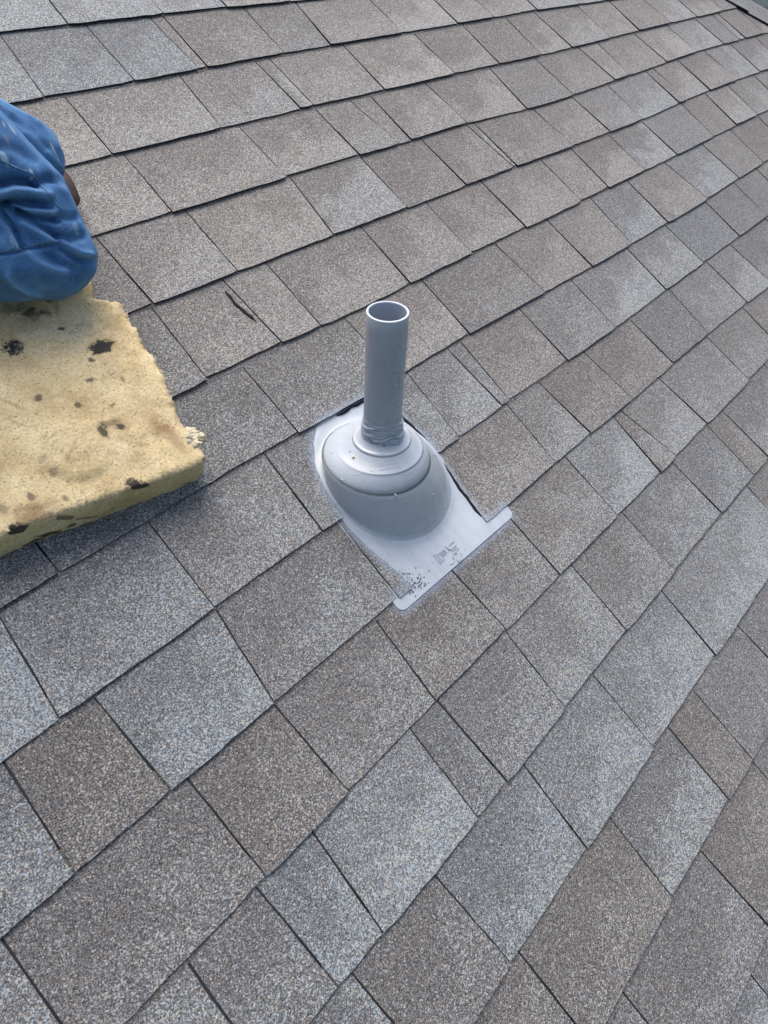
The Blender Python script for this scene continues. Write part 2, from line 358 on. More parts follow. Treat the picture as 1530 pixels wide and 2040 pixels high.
outside = []
part_side = None
GROW = 7
for k in range(int(VT / E), int(VB / E)):
    js = [(a / 1000, b / 1000) for a, b in JOINTS.get(k, [])]
    umin_vis = js[0][0] if js else 0
    if not js:
        x0 = rnd.uniform(0, .2); js = [(x0, x0)]
    left = [js[0]]
    while left[-1][0] > UL:
        s = rnd.choice((.13, .17, .2, .2, .22, .27)); left.append((left[-1][0] - s, left[-1][1] - s))
    rt = [js[-1]]; hu = hip_u((k + .5) * E) + .2
    while rt[-1][0] < hu:
        s = rnd.choice((.15, .17, .2, .2, .22, .25)); rt.append((rt[-1][0] + s, rt[-1][1] + s))
    alls = [(j, 0) for j in left[:0:-1]] + [(j, 1) for j in js] + [(j, 0) for j in rt[1:]]
    prev_raised = False; seq = 0
    for i in range(len(alls) - 1):
        j0, j1 = alls[i][0], alls[i + 1][0]
        if j0[0] > hip_u(k * E) and j0[1] > hip_u((k + 1) * E): break
        if j0[1] < UL: continue
        cu, cv = (j0[0] + j1[1]) / 2, (k + .5) * E
        # is any of it inside the picture?
        vis = False
        for a_ in range(5):
            for b_ in range(4):
                uu = lerp(j0[0], j1[0], a_ / 4); vv = lerp(k * E - .0, (k + 1) * E + .01, b_ / 3)
                x, y, z = proj((uu, vv, .003))
                if z > 0 and -4 < x < 1534 and -4 < y < 2044: vis = True
        seq += 1
        raised = (seq % 2 == 0) if rnd.random() < .8 else not prev_raised
        prev_raised = raised
        tone, blue, patch = rnd.uniform(.30, .50), max(0, rnd.gauss(.3, .2)), rnd.choice((.2, .5, .8, 1.0))
        if cv < .75: tone += .07; blue = max(0, blue - .18)
        if cv > .9: blue += .12
        bd = 9
        for su, sv, st, sb in SPOTS:
            if abs(sv - cv) < E * .52 and j0[0] - .005 < su < j1[0] + .005 and abs(su - cu) < bd:
                bd = abs(su - cu); tone, blue = st * .74 + .10, sb; patch = .35 + .6 * st
        args = dict(seed=rnd.uniform(0, 100), raised=raised, tone=tone, blue=blue, patch=patch)
        if vis:
            ob_mid = open_bounds(cv) if k in (6, 7) else None
            if ob_mid and j0[0] < ob_mid[0] + .02 and j1[0] > ob_mid[1] - .02:
                for part_side in ('L', 'R'): piece(k, j0, j1, **args, nrow=12)
            elif ob_mid and j1[1] > ob_mid[0] - .02 and j0[1] < ob_mid[1] + .01:
                part_side = 'R' if cu > ob_mid[1] - .05 else 'L'
                piece(k, j0, j1, **args, nrow=12)
            else:
                piece(k, j0, j1, **args)
            part_side = None
        else:
            piece(k, j0, j1, **args, acc=outside, nrow=3, fine=False)
far_tabs = build_tab(outside, 'outer_shingles'); tag(far_tabs, kind='stuff')

# the second laminated layer that peeps out a few millimetres below each course
def backing(k, u0, u1, seed):
    n = max(2, int((u1 - u0) / .03)); verts, faces, fm = [], [], []
    ext = rnd.choice((0, .0015, .003, .0045, .006)) * (1.0 if k < 5 else .6)
    for i in range(n + 1):
        u = lerp(u0 + .001, u1 - .001, i / n); vb = vline(k + 1, u) + ext + wob(u * 20, seed, 1, .0022) + wob(u * 90, seed, 5, .0008)
        for vv, h in ((k * E, .0002), (vb - .03, .0010), (vb, .0016), (vb, .0002)): verts.append((min(u, hip_u(vv)), vv, h))
    for i in range(n):
        a, b = 4 * i, 4 * i + 4
        if k in (6,7) and (u0 + (u1 - u0) * (i + .5) / n) > -.06 and (u0 + (u1 - u0) * (i + .5) / n) < .20: continue
        for s in range(3): faces.append((a + s, a + s + 1, b + s + 1, b + s)); fm.append((1, 0, 1)[s])
    ob = mesh_obj('backing_strip', verts, faces, [GRAN, TAR], roof, fmat=fm)
    me = ob.data
    set_attrs(me, [(.16, .3, 0)] * len(verts))
for k in range(-1, 13):
    lo = table([(-1, .1), (0, -.05), (2, -.15), (4, -.35), (6, -.6), (8, -.85), (9, -.75), (12, -.35)], k)
    hi = table([(-1, .8), (0, 2.0), (1, 2.7), (3, 2.8), (5, 2.2), (8, 1.45), (10, .95), (12, .5)], k)
    u = lo
    while u < hi:
        L_ = rnd.uniform(.18, .75); backing(k, u, u + L_, rnd.uniform(0, 99)); u += L_

# cracked tab with old tar in it
def ribbon(name, pts, w, h0, mat, parent, seed=0, hgt=.0015, seg=.004):
    """low, rounded strip along pts (u, v) in the roof frame"""
    P = []
    for (a, b), (c, dd) in zip(pts, pts[1:]):
        n = max(1, int(math.hypot(c - a, dd - b) / seg))
        for i in range(n): P.append(Vector((lerp(a, c, i / n), lerp(b, dd, i / n))))
    P.append(Vector(pts[-1]))
    verts, faces = [], []
    for i, p in enumerate(P):
        t = (P[min(i + 1, len(P) - 1)] - P[max(i - 1, 0)]).normalized(); nn = Vector((-t.y, t.x))
        end = min(1, min(i, len(P) - 1 - i) / 2.5)
        ww = w * (.35 + .65 * end) * (1 + .9 * noise.noise(Vector((i * .33, seed, 0))))
        off = nn * wob(i * .25, seed, 3, w * .8)
        for q, hh in ((-1, 0), (-.6, .8), (0, 1), (.6, .8), (1, 0)):
            pp = p + off + nn * (ww * q); verts.append((pp.x, pp.y, h0 + hgt * hh * (.3 + .7 * end) - .0012 * (hh == 0)))
    for i in range(len(P) - 1):
        for s in range(4): faces.append((5 * i + s, 5 * i + 5 + s, 5 * i + 6 + s, 5 * i + s + 1))
    return mesh_obj(name, verts, faces, mat, parent, smooth=True)
a_, b_ = at(450, 578, .006), at(512, 640, .006)
ribbon('tar_crack', [(at(505, 632, .005).x, at(505, 632, .005).y), (at(517, 641, .005).x, at(517, 641, .005).y), (at(511, 626, .005).x, at(511, 626, .005).y)], .0010, .0024, SEAL_SHADE, roof, 11, .001)
cr = ribbon('tar_crack', [(a_.x - .001, a_.y), (lerp(a_.x, b_.x, .5) - .003, lerp(a_.y, b_.y, .5)), (b_.x, b_.y)], .0030, .0036, SEAL_SHADE, roof, 3, .0014)

# ------------------------------------------------------------------ hip caps
def hip_caps():
    n = 26; start = -1.6
    side = Vector((HIPD.y, -HIPD.x))             # away from our roof plane, in u, v
    root = None
    for i in range(n):
        s = start + i * .143
        base = Vector(HIP0) + HIPD * s
        verts, faces = [], []
        nseg = 8; lay = []
        for r, (ds, dh) in enumerate(((-.03, .006), (.05, .009), (.143, .0125), (.143, .008))):
            for q in range(nseg + 1):
                t = -1 + 2 * q / nseg
                # across the crest: rises to the crest then drops on the far face
                x = .085 * (t + 1)
                hh = dh + .055 * (1 - abs(t)) * 0 
                if t > 0: hh = dh + .010 - .15 * (t ** 1.1)
                else: hh = dh + .010 * sstep(-1, 0, t)
                p = base + HIPD * (ds + wob(q * .8, i * 2.3, r, .002)) + side * (.0 + x)
                verts.append((p.x, p.y, hh))
        W_ = nseg + 1
        for r in range(3):
            for q in range(nseg): faces.append((r * W_ + q, (r + 1) * W_ + q, (r + 1) * W_ + q + 1, r * W_ + q + 1))
        # near long edge down to the tabs
        o = len(verts)
        for r in range(3):
            x, y, z = verts[r * W_]; verts.append((x, y, .001))
        for r in range(2): faces.append((r * W_, o + r, o + r + 1, (r + 1) * W_))
        fm = [0] * (2 * nseg) + [1] * nseg + [1, 1]
        ob = mesh_obj('hip_cap', verts, faces, [GRAN, TAR], roof, fmat=fm)
        me = ob.data
        tn = rnd.uniform(.55, .72)
        set_attrs(me, [(tn, .65, .2)] * len(verts))
hip_caps()

# ------------------------------------------------------------------ plumbing vent
vent = empty('vent_pipe'); on_roof(vent)
tag(vent, 'grey painted plastic vent pipe rising through a glossy grey domed flashing on the shingles', 'vent pipe')
UP = Vector((0, -SP, CP)); EX = Vector((1, 0, 0)); HV = Vector((0, CP, SP))     # plumb line, and level directions, in the roof frame
P0 = Vector((.0596, .9897, 0))

def ring(c, r, nrm_mix, n, dr=None):
    """circle of radius r about c; nrm_mix 0 = lying in the roof plane, 1 = level"""
    e2 = Vector((0, 1, 0)).lerp(HV, nrm_mix).normalized()
    out = []
    for i in range(n):
        a = 2 * math.pi * i / n
        rr = r if dr is None else r + dr(a)
        out.append(c + EX * (math.cos(a) * rr) + e2 * (math.sin(a) * rr))
    return out
def loft(name, rings, mat, parent, smooth=True, cap=False, crease=None):
    n = len(rings[0]); verts = [p for r in rings for p in r]; faces = []
    for k in range(len(rings) - 1):
        for i in range(n):
            j = (i + 1) % n
            faces.append((k * n + i, k * n + j, (k + 1) * n + j, (k + 1) * n + i))
    if cap: faces.append(tuple(range((len(rings) - 1) * n, len(rings) * n)))
    return mesh_obj(name, verts, faces, mat, parent, smooth)

def plate_h(u, v):
    h = -.0004 + .0034 * sstep(1.100, 1.142, v)
    ob = open_bounds(v)
    if ob: h += .0016 * sstep(-.001, .006, u - ob[0]) * sstep(-.001, .006, ob[1] - u) * (1 - sstep(1.10, 1.135, v))
    return h
# painted metal and plastic base plate: lies under the tabs, over the course below
def plate():
    xs = [lerp(FL_L, FL_R, i / 60) for i in range(61)]
    ys = [lerp(.80, FL_B, (i / 70)) for i in range(71)]
    cr = .0105
    bc = Vector((.0745, .9950))
    verts, faces = [], []
    def hgt(u, v):
        h = plate_h(u, v)
        d_ = (Vector((u, v)) - bc).length
        h += .0035 * (1 - sstep(.104, .118, d_))            # fillet of the dome
        h += .0006 * noise.noise(Vector((u * 14, v * 14, 5)))
        return h
    for v in ys:
        for u in xs:
            uu, vv = u, v
            # rounded lower corners
            for cx, sg in ((FL_L + cr, -1), (FL_R - cr, 1)):
                if vv > FL_B - cr and (uu - cx) * sg > 0:
                    dx, dy = (uu - cx) / cr, (vv - (FL_B - cr)) / cr
                    m = max(abs(dx), abs(dy)); L_ = math.hypot(dx, dy)
                    if L_ > 0: uu = cx + dx * m / L_ * cr; vv = FL_B - cr + dy * m / L_ * cr
            verts.append((uu, vv, hgt(uu, vv)))
    W_ = len(xs)
    for j in range(len(ys) - 1):
        for i in range(W_ - 1): faces.append((j * W_ + i, (j + 1) * W_ + i, (j + 1) * W_ + i + 1, j * W_ + i + 1))
    edge = [j * W_ for j in range(len(ys))] + [(len(ys) - 1) * W_ + i for i in range(1, W_)] + [j * W_ + W_ - 1 for j in range(len(ys) - 2, -1, -1)]
    lo = []
    for i in edge:
        x, y, z = verts[i]; verts.append((x, y, z)); verts.append((x, y, z - .0016)); lo.append(len(verts) - 1)
    for c, d_ in zip(lo, lo[1:]): faces.append((c - 1, c, d_, d_ - 1))
    return mesh_obj('flashing_plate', verts, faces, PAINT, vent, True)
pl = plate()
# raised IPS lettering and the swirl mark below it, outlined in relief
def raised_line(name, pts, w=.00065, h0=.0052, parent=pl, mat=PAINT, hh=.0012):
    verts, faces = [], []
    P = [Vector(p) for p in pts]
    for i, p in enumerate(P):
        t = (P[min(i + 1, len(P) - 1)] - P[max(i - 1, 0)]).normalized(); nn = Vector((-t.y, t.x))
        for q, z in ((-1, 0), (-.35, 1), (.35, 1), (1, 0)):
            pp = p + nn * (w * q); verts.append((pp.x, pp.y, h0 + hh * z))
    for i in range(len(P) - 1):
        for s in range(3): faces.append((4 * i + s, 4 * i + 4 + s, 4 * i + 5 + s, 4 * i + 1 + s))
    return mesh_obj(name, verts, faces, mat, parent)
def letter_px(pts): return [tuple(at(840 + x / 12.75, 1060 + y / 12.75, .0052))[:2] for x, y in pts]
LETTERS = {'letter_i': [[(300, 580), (470, 795), (515, 780), (345, 560), (300, 580)]],
           'letter_p': [[(385, 545), (405, 575), (560, 450), (600, 460), (650, 510), (640, 535), (525, 615), (590, 700), (545, 740), (390, 550)],
                        [(470, 545), (560, 480), (600, 520), (520, 580), (470, 545)]],
           'letter_s': [[(845, 205), (710, 325), (700, 430), (760, 430), (880, 330), (900, 380), (790, 480)], [(620, 350), (690, 440), (770, 445)], [(965, 375), (905, 460)]],
           'swirl_mark': [[(915, 545), (880, 515), (835, 535), (805, 590), (800, 650), (845, 690), (820, 775), (720, 820)],
                          [(900, 690), (960, 750), (1030, 700), (1040, 660)], [(930, 775), (975, 815)], [(1000, 520), (1010, 560)]]}
for nm, strokes in LETTERS.items():
    vv, ff = [], []
    for st in strokes:
        o_ = raised_line('tmp', letter_px(st)); me_ = o_.data; off = len(vv)
        vv += [tuple(v.co) for v in me_.vertices]; ff += [tuple(i + off for i in p.vertices) for p in me_.polygons]
        bpy.data.objects.remove(o_)
    vv = [(x, y, z - .0052 + plate_h(x, y) + .0003) for x, y, z in vv]
    mesh_obj(nm, vv, ff, PAINT, pl)

# the domed base
NS = 128
def cone_ring(s, r, mix_, base_t=0.0, c=None):
    cc = P0 + UP * s if c is None else c
    return ring(cc, r, mix_, NS)
BC = Vector((.0745, .9950, .003))
GC = P0 + UP * .0480 + Vector((-.0055, -.004, 0))
rings = [ring(BC + Vector((0, 0, -.003)), .1120, 0, NS), ring(BC + Vector((0, 0, .0002)), .1080, 0, NS), ring(BC + Vector((0, 0, .0035)), .1050, 0, NS)]
for i in range(1, 13):
    t = i / 12
    c = BC.lerp(GC, t); c = c + Vector((0, 0, .0015 * math.sin(math.pi * t)))
    rings.append(ring(c + Vector((0, 0, 0)), lerp(.1035, .0825, t ** 1.1), t * .80, NS))
# groove and step
rings += [ring(GC + UP * .0008, .0818, .80, NS), ring(GC - UP * .0004, .0810, .80, NS), ring(GC - UP * .0022, .0804, .80, NS), ring(GC - UP * .0022, .0796, .80, NS), ring(GC + UP * .0004, .0796, .80, NS), ring(GC + UP * .0014, .0802, .81, NS)]
for i in range(1, 8):
    t = i / 7
    rings.append(ring(P0 + Vector((lerp(-.0055, -.0035, t), lerp(-.004, -.0005, t), 0)) + UP * lerp(.050, .0700, t ** .9), lerp(.0806, .0640, t ** 1.5), lerp(.82, 1.0, t), NS))
for s, r, du in ((.0705, .0637, -.0035), (.0709, .0631, -.0034), (.0718, .0600, -.003), (.0775, .052, -.001), (.0815, .0455, 0), (.083, .0435, 0)): rings.append(ring(P0 + Vector((du, 0, 0)) + UP * s, r, 1, NS))
dome = loft('flashing_dome', rings, PAINT, vent)
loft('seam_shade_ring', [ring(GC + UP * .0012, .0824, .80, NS), ring(GC + UP * .0016, .0813, .80, NS), ring(GC + UP * .0018, .0800, .80, NS)], simple('seam_shade', (.05, .058, .07), .5, .4, .3, 60), dome)  # dark ring painted as the shadow in the groove
# rubber collar
rr = [ring(P0 + UP * s, r, 1, 96) for s, r in ((.0820, .0432), (.0852, .0430), (.0864, .0422), (.0868, .0408), (.0872, .0395), (.0892, .0362), (.0915, .0335), (.094, .0312), (.097, .0290))]
loft('rubber_collar', rr, PAINT, vent)
# bunched sealant sleeve at the foot of the pipe
def wr(s):
    def f(a):
        front = .5 + .5 * math.sin(a)      # thicker on the down-slope side
        x = s * 1000
        wz = x + 5.0 * noise.noise(Vector((math.cos(a) * 1.3, math.sin(a) * 1.3, x * .03))) - 4.0 * math.sin(a)
        w = 1.9 * noise.noise(Vector((math.cos(a) * .9, math.sin(a) * .9, wz * .34))) + .9 * (1 - 2.4 * abs(noise.noise(Vector((math.cos(a) * 1.6 + 5, math.sin(a) * 1.6, wz * .22)))))
        return (.0007 + .0009 * front) * w * (1 - sstep(.118, .128, s)) + .0012 * front * (1 - sstep(.094, .122, s))
    return f
rings = []
for i in range(80):
    s = lerp(.0885, .131, i / 79)
    r = .0275 + .0022 * (1 - sstep(.098, .128, s))
    rings.append(ring(P0 + UP * s, r, 1, 120, wr(s)))
sleeve = loft('sealant_sleeve', rings, SHADED_PAINT, vent)
# pipe
top = .2872; ro, ri = .0274, .0243
rr = [ring(P0 + UP * lerp(.06, top - .001, i / 12), ro, 1, 96) for i in range(13)] + [ring(P0 + UP * (top - .0004), ro - .0004, 1, 96)]
pp = loft('pipe', rr, SHADED_PAINT, vent)
loft('pipe_rim', [ring(P0 + UP * (top - .0006), ro - .0002, 1, 96), ring(P0 + UP * top, ro - .0008, 1, 96), ring(P0 + UP * top, ri + .0004, 1, 96), ring(P0 + UP * (top - .002), ri, 1, 96)], RIM, pp)
loft('pipe_bore', [ring(P0 + UP * (top - .001), ri, 1, 96), ring(P0 + UP * .0, ri, 1, 96)], PIPE_IN, pp)

# runs and beads of paint
def blob(name, c, ax, seed, mat, parent, n=10, m=6, rough=.15, rot=0):
    verts, faces = [], []
    for j in range(m + 1):
        th = math.pi * j / m
        for i in range(n):
            ph = 2 * math.pi * i / n
            q = Vector((math.sin(th) * math.cos(ph), math.sin(th) * math.sin(ph), math.cos(th)))
            k = 1 + rough * noise.noise(q * 1.7 + Vector((seed, 0, 0))) * 2
            x, y = q.x * ax[0] * k, q.y * ax[1] * k
            verts.append((c[0] + x * math.cos(rot) - y * math.sin(rot), c[1] + x * math.sin(rot) + y * math.cos(rot), c[2] + q.z * ax[2] * k))
    for j in range(m):
        for i in range(n): faces.append((j * n + i, j * n + (i + 1) % n, (j + 1) * n + (i + 1) % n, (j + 1) * n + i))
    return mesh_obj(name, verts, faces, mat, parent, True)
dg = bpy.context.evaluated_depsgraph_get()
dome_bvh = BVHTree.FromPolygons([v.co.copy() for v in dome.data.vertices], [tuple(p.vertices) for p in dome.data.polygons])
def dome_hit(x, y):
    h = dome_bvh.ray_cast(Vector(CAM_C), ray(x, y).normalized()); return h[0]
for i, (x, y, s) in enumerate([(682, 956, .0018), (661, 902, .0014), (664, 926, .001), (788, 986, .0022), (792, 992, .0014), (725, 986, .0012), (720, 996, .0009), (862, 985, .0014), (644, 946, .0012),
                               (655, 965, .001), (885, 1010, .0013), (790, 1031, .0012), (698, 899, .0016), (715, 896, .0013), (697, 871, .0011), (742, 997, .001), (660, 934, .0011), (806, 998, .001)]):
    h = dome_hit(x, y)
    if h is not None: blob('paint_bead', h, (s, s * 1.3, s * .6), i, PAINT, dome)
def surf_tube(bvh, pts, r, mat, parent, name, flat=.6):
    P = []
    for (x0, y0), (x1, y1) in zip(pts, pts[1:]):
        n = max(1, int(math.hypot(x1 - x0, y1 - y0) / 2))
        for i in range(n + 1):
            q = bvh.ray_cast(Vector(CAM_C), ray(lerp(x0, x1, i / n), lerp(y0, y1, i / n)).normalized())
            if q[0] is not None and (not P or (q[0] - P[-1][0]).length > 1e-4): P.append((q[0], q[1]))
    if len(P) < 3: return
    verts, faces = [], []
    for i, (p, nn) in enumerate(P):
        t = (P[min(i + 1, len(P) - 1)][0] - P[max(i - 1, 0)][0]).normalized(); b = t.cross(nn).normalized()
        e_ = min(1, .3 + min(i, len(P) - 1 - i) / 3) * (1 + .4 * noise.noise(Vector((i * .5, pts[0][0], 0))))
        for q in range(6):
            a = q / 6 * 2 * math.pi; verts.append(p + (b * math.cos(a) + nn * math.sin(a) * flat) * r * e_)
    for i in range(len(P) - 1):
        for q in range(6): faces.append((6 * i + q, 6 * i + (q + 1) % 6, 6 * i + 6 + (q + 1) % 6, 6 * i + 6 + q))
    return mesh_obj(name, verts, faces, mat, parent, True)
pipe_bvh = BVHTree.FromPolygons([v.co.copy() for v in pp.data.vertices], [tuple(p.vertices) for p in pp.data.polygons])
for pts_, r_ in (([(741, 686), (748, 697), (756, 704), (762, 711), (767, 720), (772, 712), (779, 707), (786, 701)], .00085), ([(790, 690), (789, 706), (788, 722)], .0010), ([(797, 742), (796, 758), (795, 776)], .0011),
                 ([(736, 640), (738, 668), (741, 686)], .0006), ([(765, 722), (764, 734)], .0007)):
    surf_tube(pipe_bvh, pts_, r_, SHADED_PAINT, pp, 'paint_run')
for pts_, r_ in (([(745, 930), (765, 926), (792, 922)], .0005), ([(752, 938), (775, 933), (800, 930)], .0006), ([(736, 937), (748, 941)], .0008), ([(797, 948), (815, 943), (828, 933)], .0007), ([(806, 921), (812, 917)], .0006),
                 ([(700, 947), (712, 944), (722, 946)], .0006), ([(768, 993), (782, 996)], .0006), ([(888, 955), (893, 985), (895, 1010)], .0006)):
    surf_tube(dome_bvh, pts_, r_, PAINT, dome, 'paint_scratch')
sleeve_bvh = BVHTree.FromPolygons([v.co.copy() for v in sleeve.data.vertices] , [tuple(p.vertices) for p in sleeve.data.polygons])
DARK_LINE = simple('dark_line_grey', (.10, .115, .135), .25, .5, .2, 60)  # dark tube along the rolled bead at the pipe foot
for pts_, r_, m_ in (([(722, 868), (732, 877), (745, 885), (760, 890), (776, 892), (790, 887), (800, 878)], .0014, SHADED_PAINT), ([(733, 874), (744, 881), (756, 886), (772, 889)], .0009, DARK_LINE), ([(742, 862), (760, 858), (778, 859)], .0009, SHADED_PAINT),
                     ([(764, 850), (774, 846), (771, 842), (762, 847)], .0009, SHADED_PAINT), ([(768, 868), (780, 864), (788, 866), (778, 870), (768, 868)], .0008, SHADED_PAINT), ([(748, 872), (770, 876), (796, 866)], .0012, SHADED_PAINT)):
    surf_tube(sleeve_bvh, pts_, r_, m_, sleeve, 'sealant_wrinkle')
# dark tar grit splashed on the plate
tarflecks = []
fr = random.Random(3)
for i in range(95):
    t = fr.random()
    if i < 55: x, y = fr.gauss(828, 13), fr.gauss(1164, 13)
    elif i < 75: x, y = lerp(800, 835, t) + fr.gauss(0, 3), lerp(1135, 1175, t) + fr.gauss(0, 4)
    elif i < 88: x, y = lerp(752, 790, t) + fr.gauss(0, 3), lerp(1100, 1140, t) + fr.gauss(0, 4)
    else: x, y = fr.uniform(640, 900), fr.uniform(1080, 1130)
    p = at(x, y, .0045)
    if not (FL_L + .004 < p.x < FL_R - .01 and p.y < FL_B - .004): continue
    z = plate_h(p.x, p.y) + .0005
    s = fr.uniform(.0005, .0022) if i < 60 else fr.uniform(.0004, .0012)
    n0 = 7; a0 = fr.random() * 6
    vts = [(p.x + s * fr.uniform(.5, 1.5) * math.cos(a0 + 6.283 * q / n0), p.y + s * fr.uniform(.4, 1.1) * math.sin(a0 + 6.283 * q / n0), z + .0001) for q in range(n0)]
    tarflecks.append((vts, (p.x, p.y, z + .0009)))
vv, ff = [], []
for vts, top_ in tarflecks:
    o = len(vv); vv += vts + [top_]
    ff += [(o + q, o + (q + 1) % 7, o + 7) for q in range(7)]
tag(mesh_obj('tar_flecks', vv, ff, simple('tar_fleck', (.085, .10, .13), .5, .5, .4, 400), pl), kind='stuff')
# cream granule stuck on the dome
h = dome_hit(704, 911)
gran = blob('pebble', (0, 0, 0), (.0026, .0019, .0016), 2, simple('cream_stone', (.62, .52, .33), .6, .4, .2, 500, .3), None, 12, 8, .25, .6)
gran.matrix_world = ROOF @ Matrix.Translation(h + Vector((0, 0, .001)))
tag(gran, 'tiny cream granule stuck on the glossy grey dome beside the pipe collar', 'pebble')
# black strips added as the shade in the cut round the flashing
def opl(v): return table([(b, a) for a, b in OPEN_L], v)
def opr(v): return table([(b, a) for a, b in OPEN_R], v)
ribbon('cut_shade_line', [(opr(v) - .0012, v) for v in [lerp(.885, 1.139, i / 30) for i in range(31)]], .0027, .0016, SEAL_SHADE, vent, 1, .0024)
ribbon('cut_shade_line', [(lerp(.075, .17, i / 10), vline(6, lerp(.075, .17, i / 10)) + .004) for i in range(11)], .0035, .0025, SEAL_SHADE, vent, 2, .003)

# ------------------------------------------------------------------ foam pad
def foam_material():
    a = NT('upholstery_foam'); o = a.obj()
    n = a.noise(o, 16, 6, .65); f = a.noise(o, 320, 3, .7)
    c = a.ramp(n, [(.30, (.46, .345, .18)), (.5, (.645, .515, .295)), (.72, (.735, .62, .395))])
    c = a.mix(a.rng(f, .40, .65, .0, .45), c, (.30, .225, .11, 1), 'MIX')
    dirt = a.rng(a.noise(o, 24, 6, .75), .50, .66, 0, .5); c = a.mix(dirt, c, (.36, .25, .125, 1))
    dirt2 = a.rng(a.noise(o, 7, 4, .6), .50, .75, 0, .35); c = a.mix(dirt2, c, (.40, .32, .20, 1))
    mp_ = a.n('ShaderNodeMapping'); mp_.inputs['Scale'].default_value = (.35, 1, 1); mp_.inputs['Rotation'].default_value = (0, 0, .5); a.l(o, mp_.inputs[0])
    fib = a.rng(a.noise(mp_.outputs[0], 210, 3, .6, 1.5), .66, .72, 0, .38); c = a.mix(fib, c, (.20, .14, .06, 1))
    # pores
    v = a.voro(o, 420); vs2 = a.n('ShaderNodeSeparateColor'); a.l(v.outputs['Color'], vs2.inputs[0])
    pore = a.math('MULTIPLY', a.math('GREATER_THAN', vs2.outputs[0], .90), a.math('LESS_THAN', v.outputs['Distance'], .42))
    c = a.mix(a.math('MULTIPLY', pore, .55), c, (.10, .075, .035, 1))
    # stains with shapes of their own, and painted shade below the knee
    nz = a.noise(o, 120, 4, .7); nz2 = a.noise(o, 38, 4, .65)
    def stain(c, cen, rx, ry, ang, colr, op, soft=.5, ragged=1.0):
        mp = a.n('ShaderNodeMapping', vector_type='TEXTURE')
        mp.inputs['Location'].default_value = cen; mp.inputs['Rotation'].default_value = (0, 0, ang)
        mp.inputs['Scale'].default_value = (rx, ry, max(rx, ry, .012) * 1.3); a.l(o, mp.inputs[0])
        ln = a.n('ShaderNodeVectorMath', operation='LENGTH'); a.l(mp.outputs[0], ln.inputs[0])
        dd = a.math('ADD', ln.outputs['Value'], a.math('MULTIPLY', a.math('SUBTRACT', nz, .5), 2.0 * ragged))
        dd = a.math('ADD', dd, a.math('MULTIPLY', a.math('SUBTRACT', nz2, .5), 1.2 * ragged))
        dd = a.math('ADD', dd, a.math('MULTIPLY', a.math('SUBTRACT', f, .5), 1.3))
        k = a.rng(dd, .9 - soft * .7, 1.05 + soft * .55, op, 0.0)
        return a.mix(k, c, (*colr, 1))
    BLK, PUR, BRN = (.020, .021, .026), (.11, .065, .062), (.20, .105, .055)
    for x, y, rx, ry, ang, colr, op, soft in STAINS_SHADE_TOP:
        p = at(x, y, .06); cc = {'k': BLK, 'p': PUR, 'b': BRN}[colr]
        c = stain(c, (p.x, p.y, .06), rx * .00068, ry * .00090, ang, cc, op, soft)
    for x, y, rx, ry, ang, colr, op, soft in STAINS_SIDE:
        p = at_side(x, y); cc = {'k': BLK, 'p': PUR, 'b': BRN}[colr]
        c = stain_side(a, o, nz, nz2, c, p, rx * .00072, ry * .00085, ang, cc, op, soft)
    a.set(c, .95, .12)
    h = a.math('ADD', a.math('MULTIPLY', f, .5), a.math('MULTIPLY', a.noise(o, 90, 4, .7), .9))
    a.bump(a.math('SUBTRACT', h, a.math('MULTIPLY', pore, .7)), .8, .0022)
    return a.m
def stain_side(a, o, nz, nz2, c, p, rx, rz, ang, colr, op, soft):
    mp = a.n('ShaderNodeMapping', vector_type='TEXTURE')
    mp.inputs['Location'].default_value = tuple(p); mp.inputs['Rotation'].default_value = (0, ang, R(-14))
    mp.inputs['Scale'].default_value = (rx, .02, rz); a.l(o, mp.inputs[0])
    ln = a.n('ShaderNodeVectorMath', operation='LENGTH'); a.l(mp.outputs[0], ln.inputs[0])
    dd = a.math('ADD', ln.outputs['Value'], a.math('MULTIPLY', a.math('SUBTRACT', nz, .5), 1.6))
    dd = a.math('ADD', dd, a.math('MULTIPLY', a.math('SUBTRACT', nz2, .5), 1.2))
    return a.mix(a.rng(dd, 1 - soft * .5, 1 + soft * .5, op, 0.0), c, (*colr, 1))
PAD_H = .060
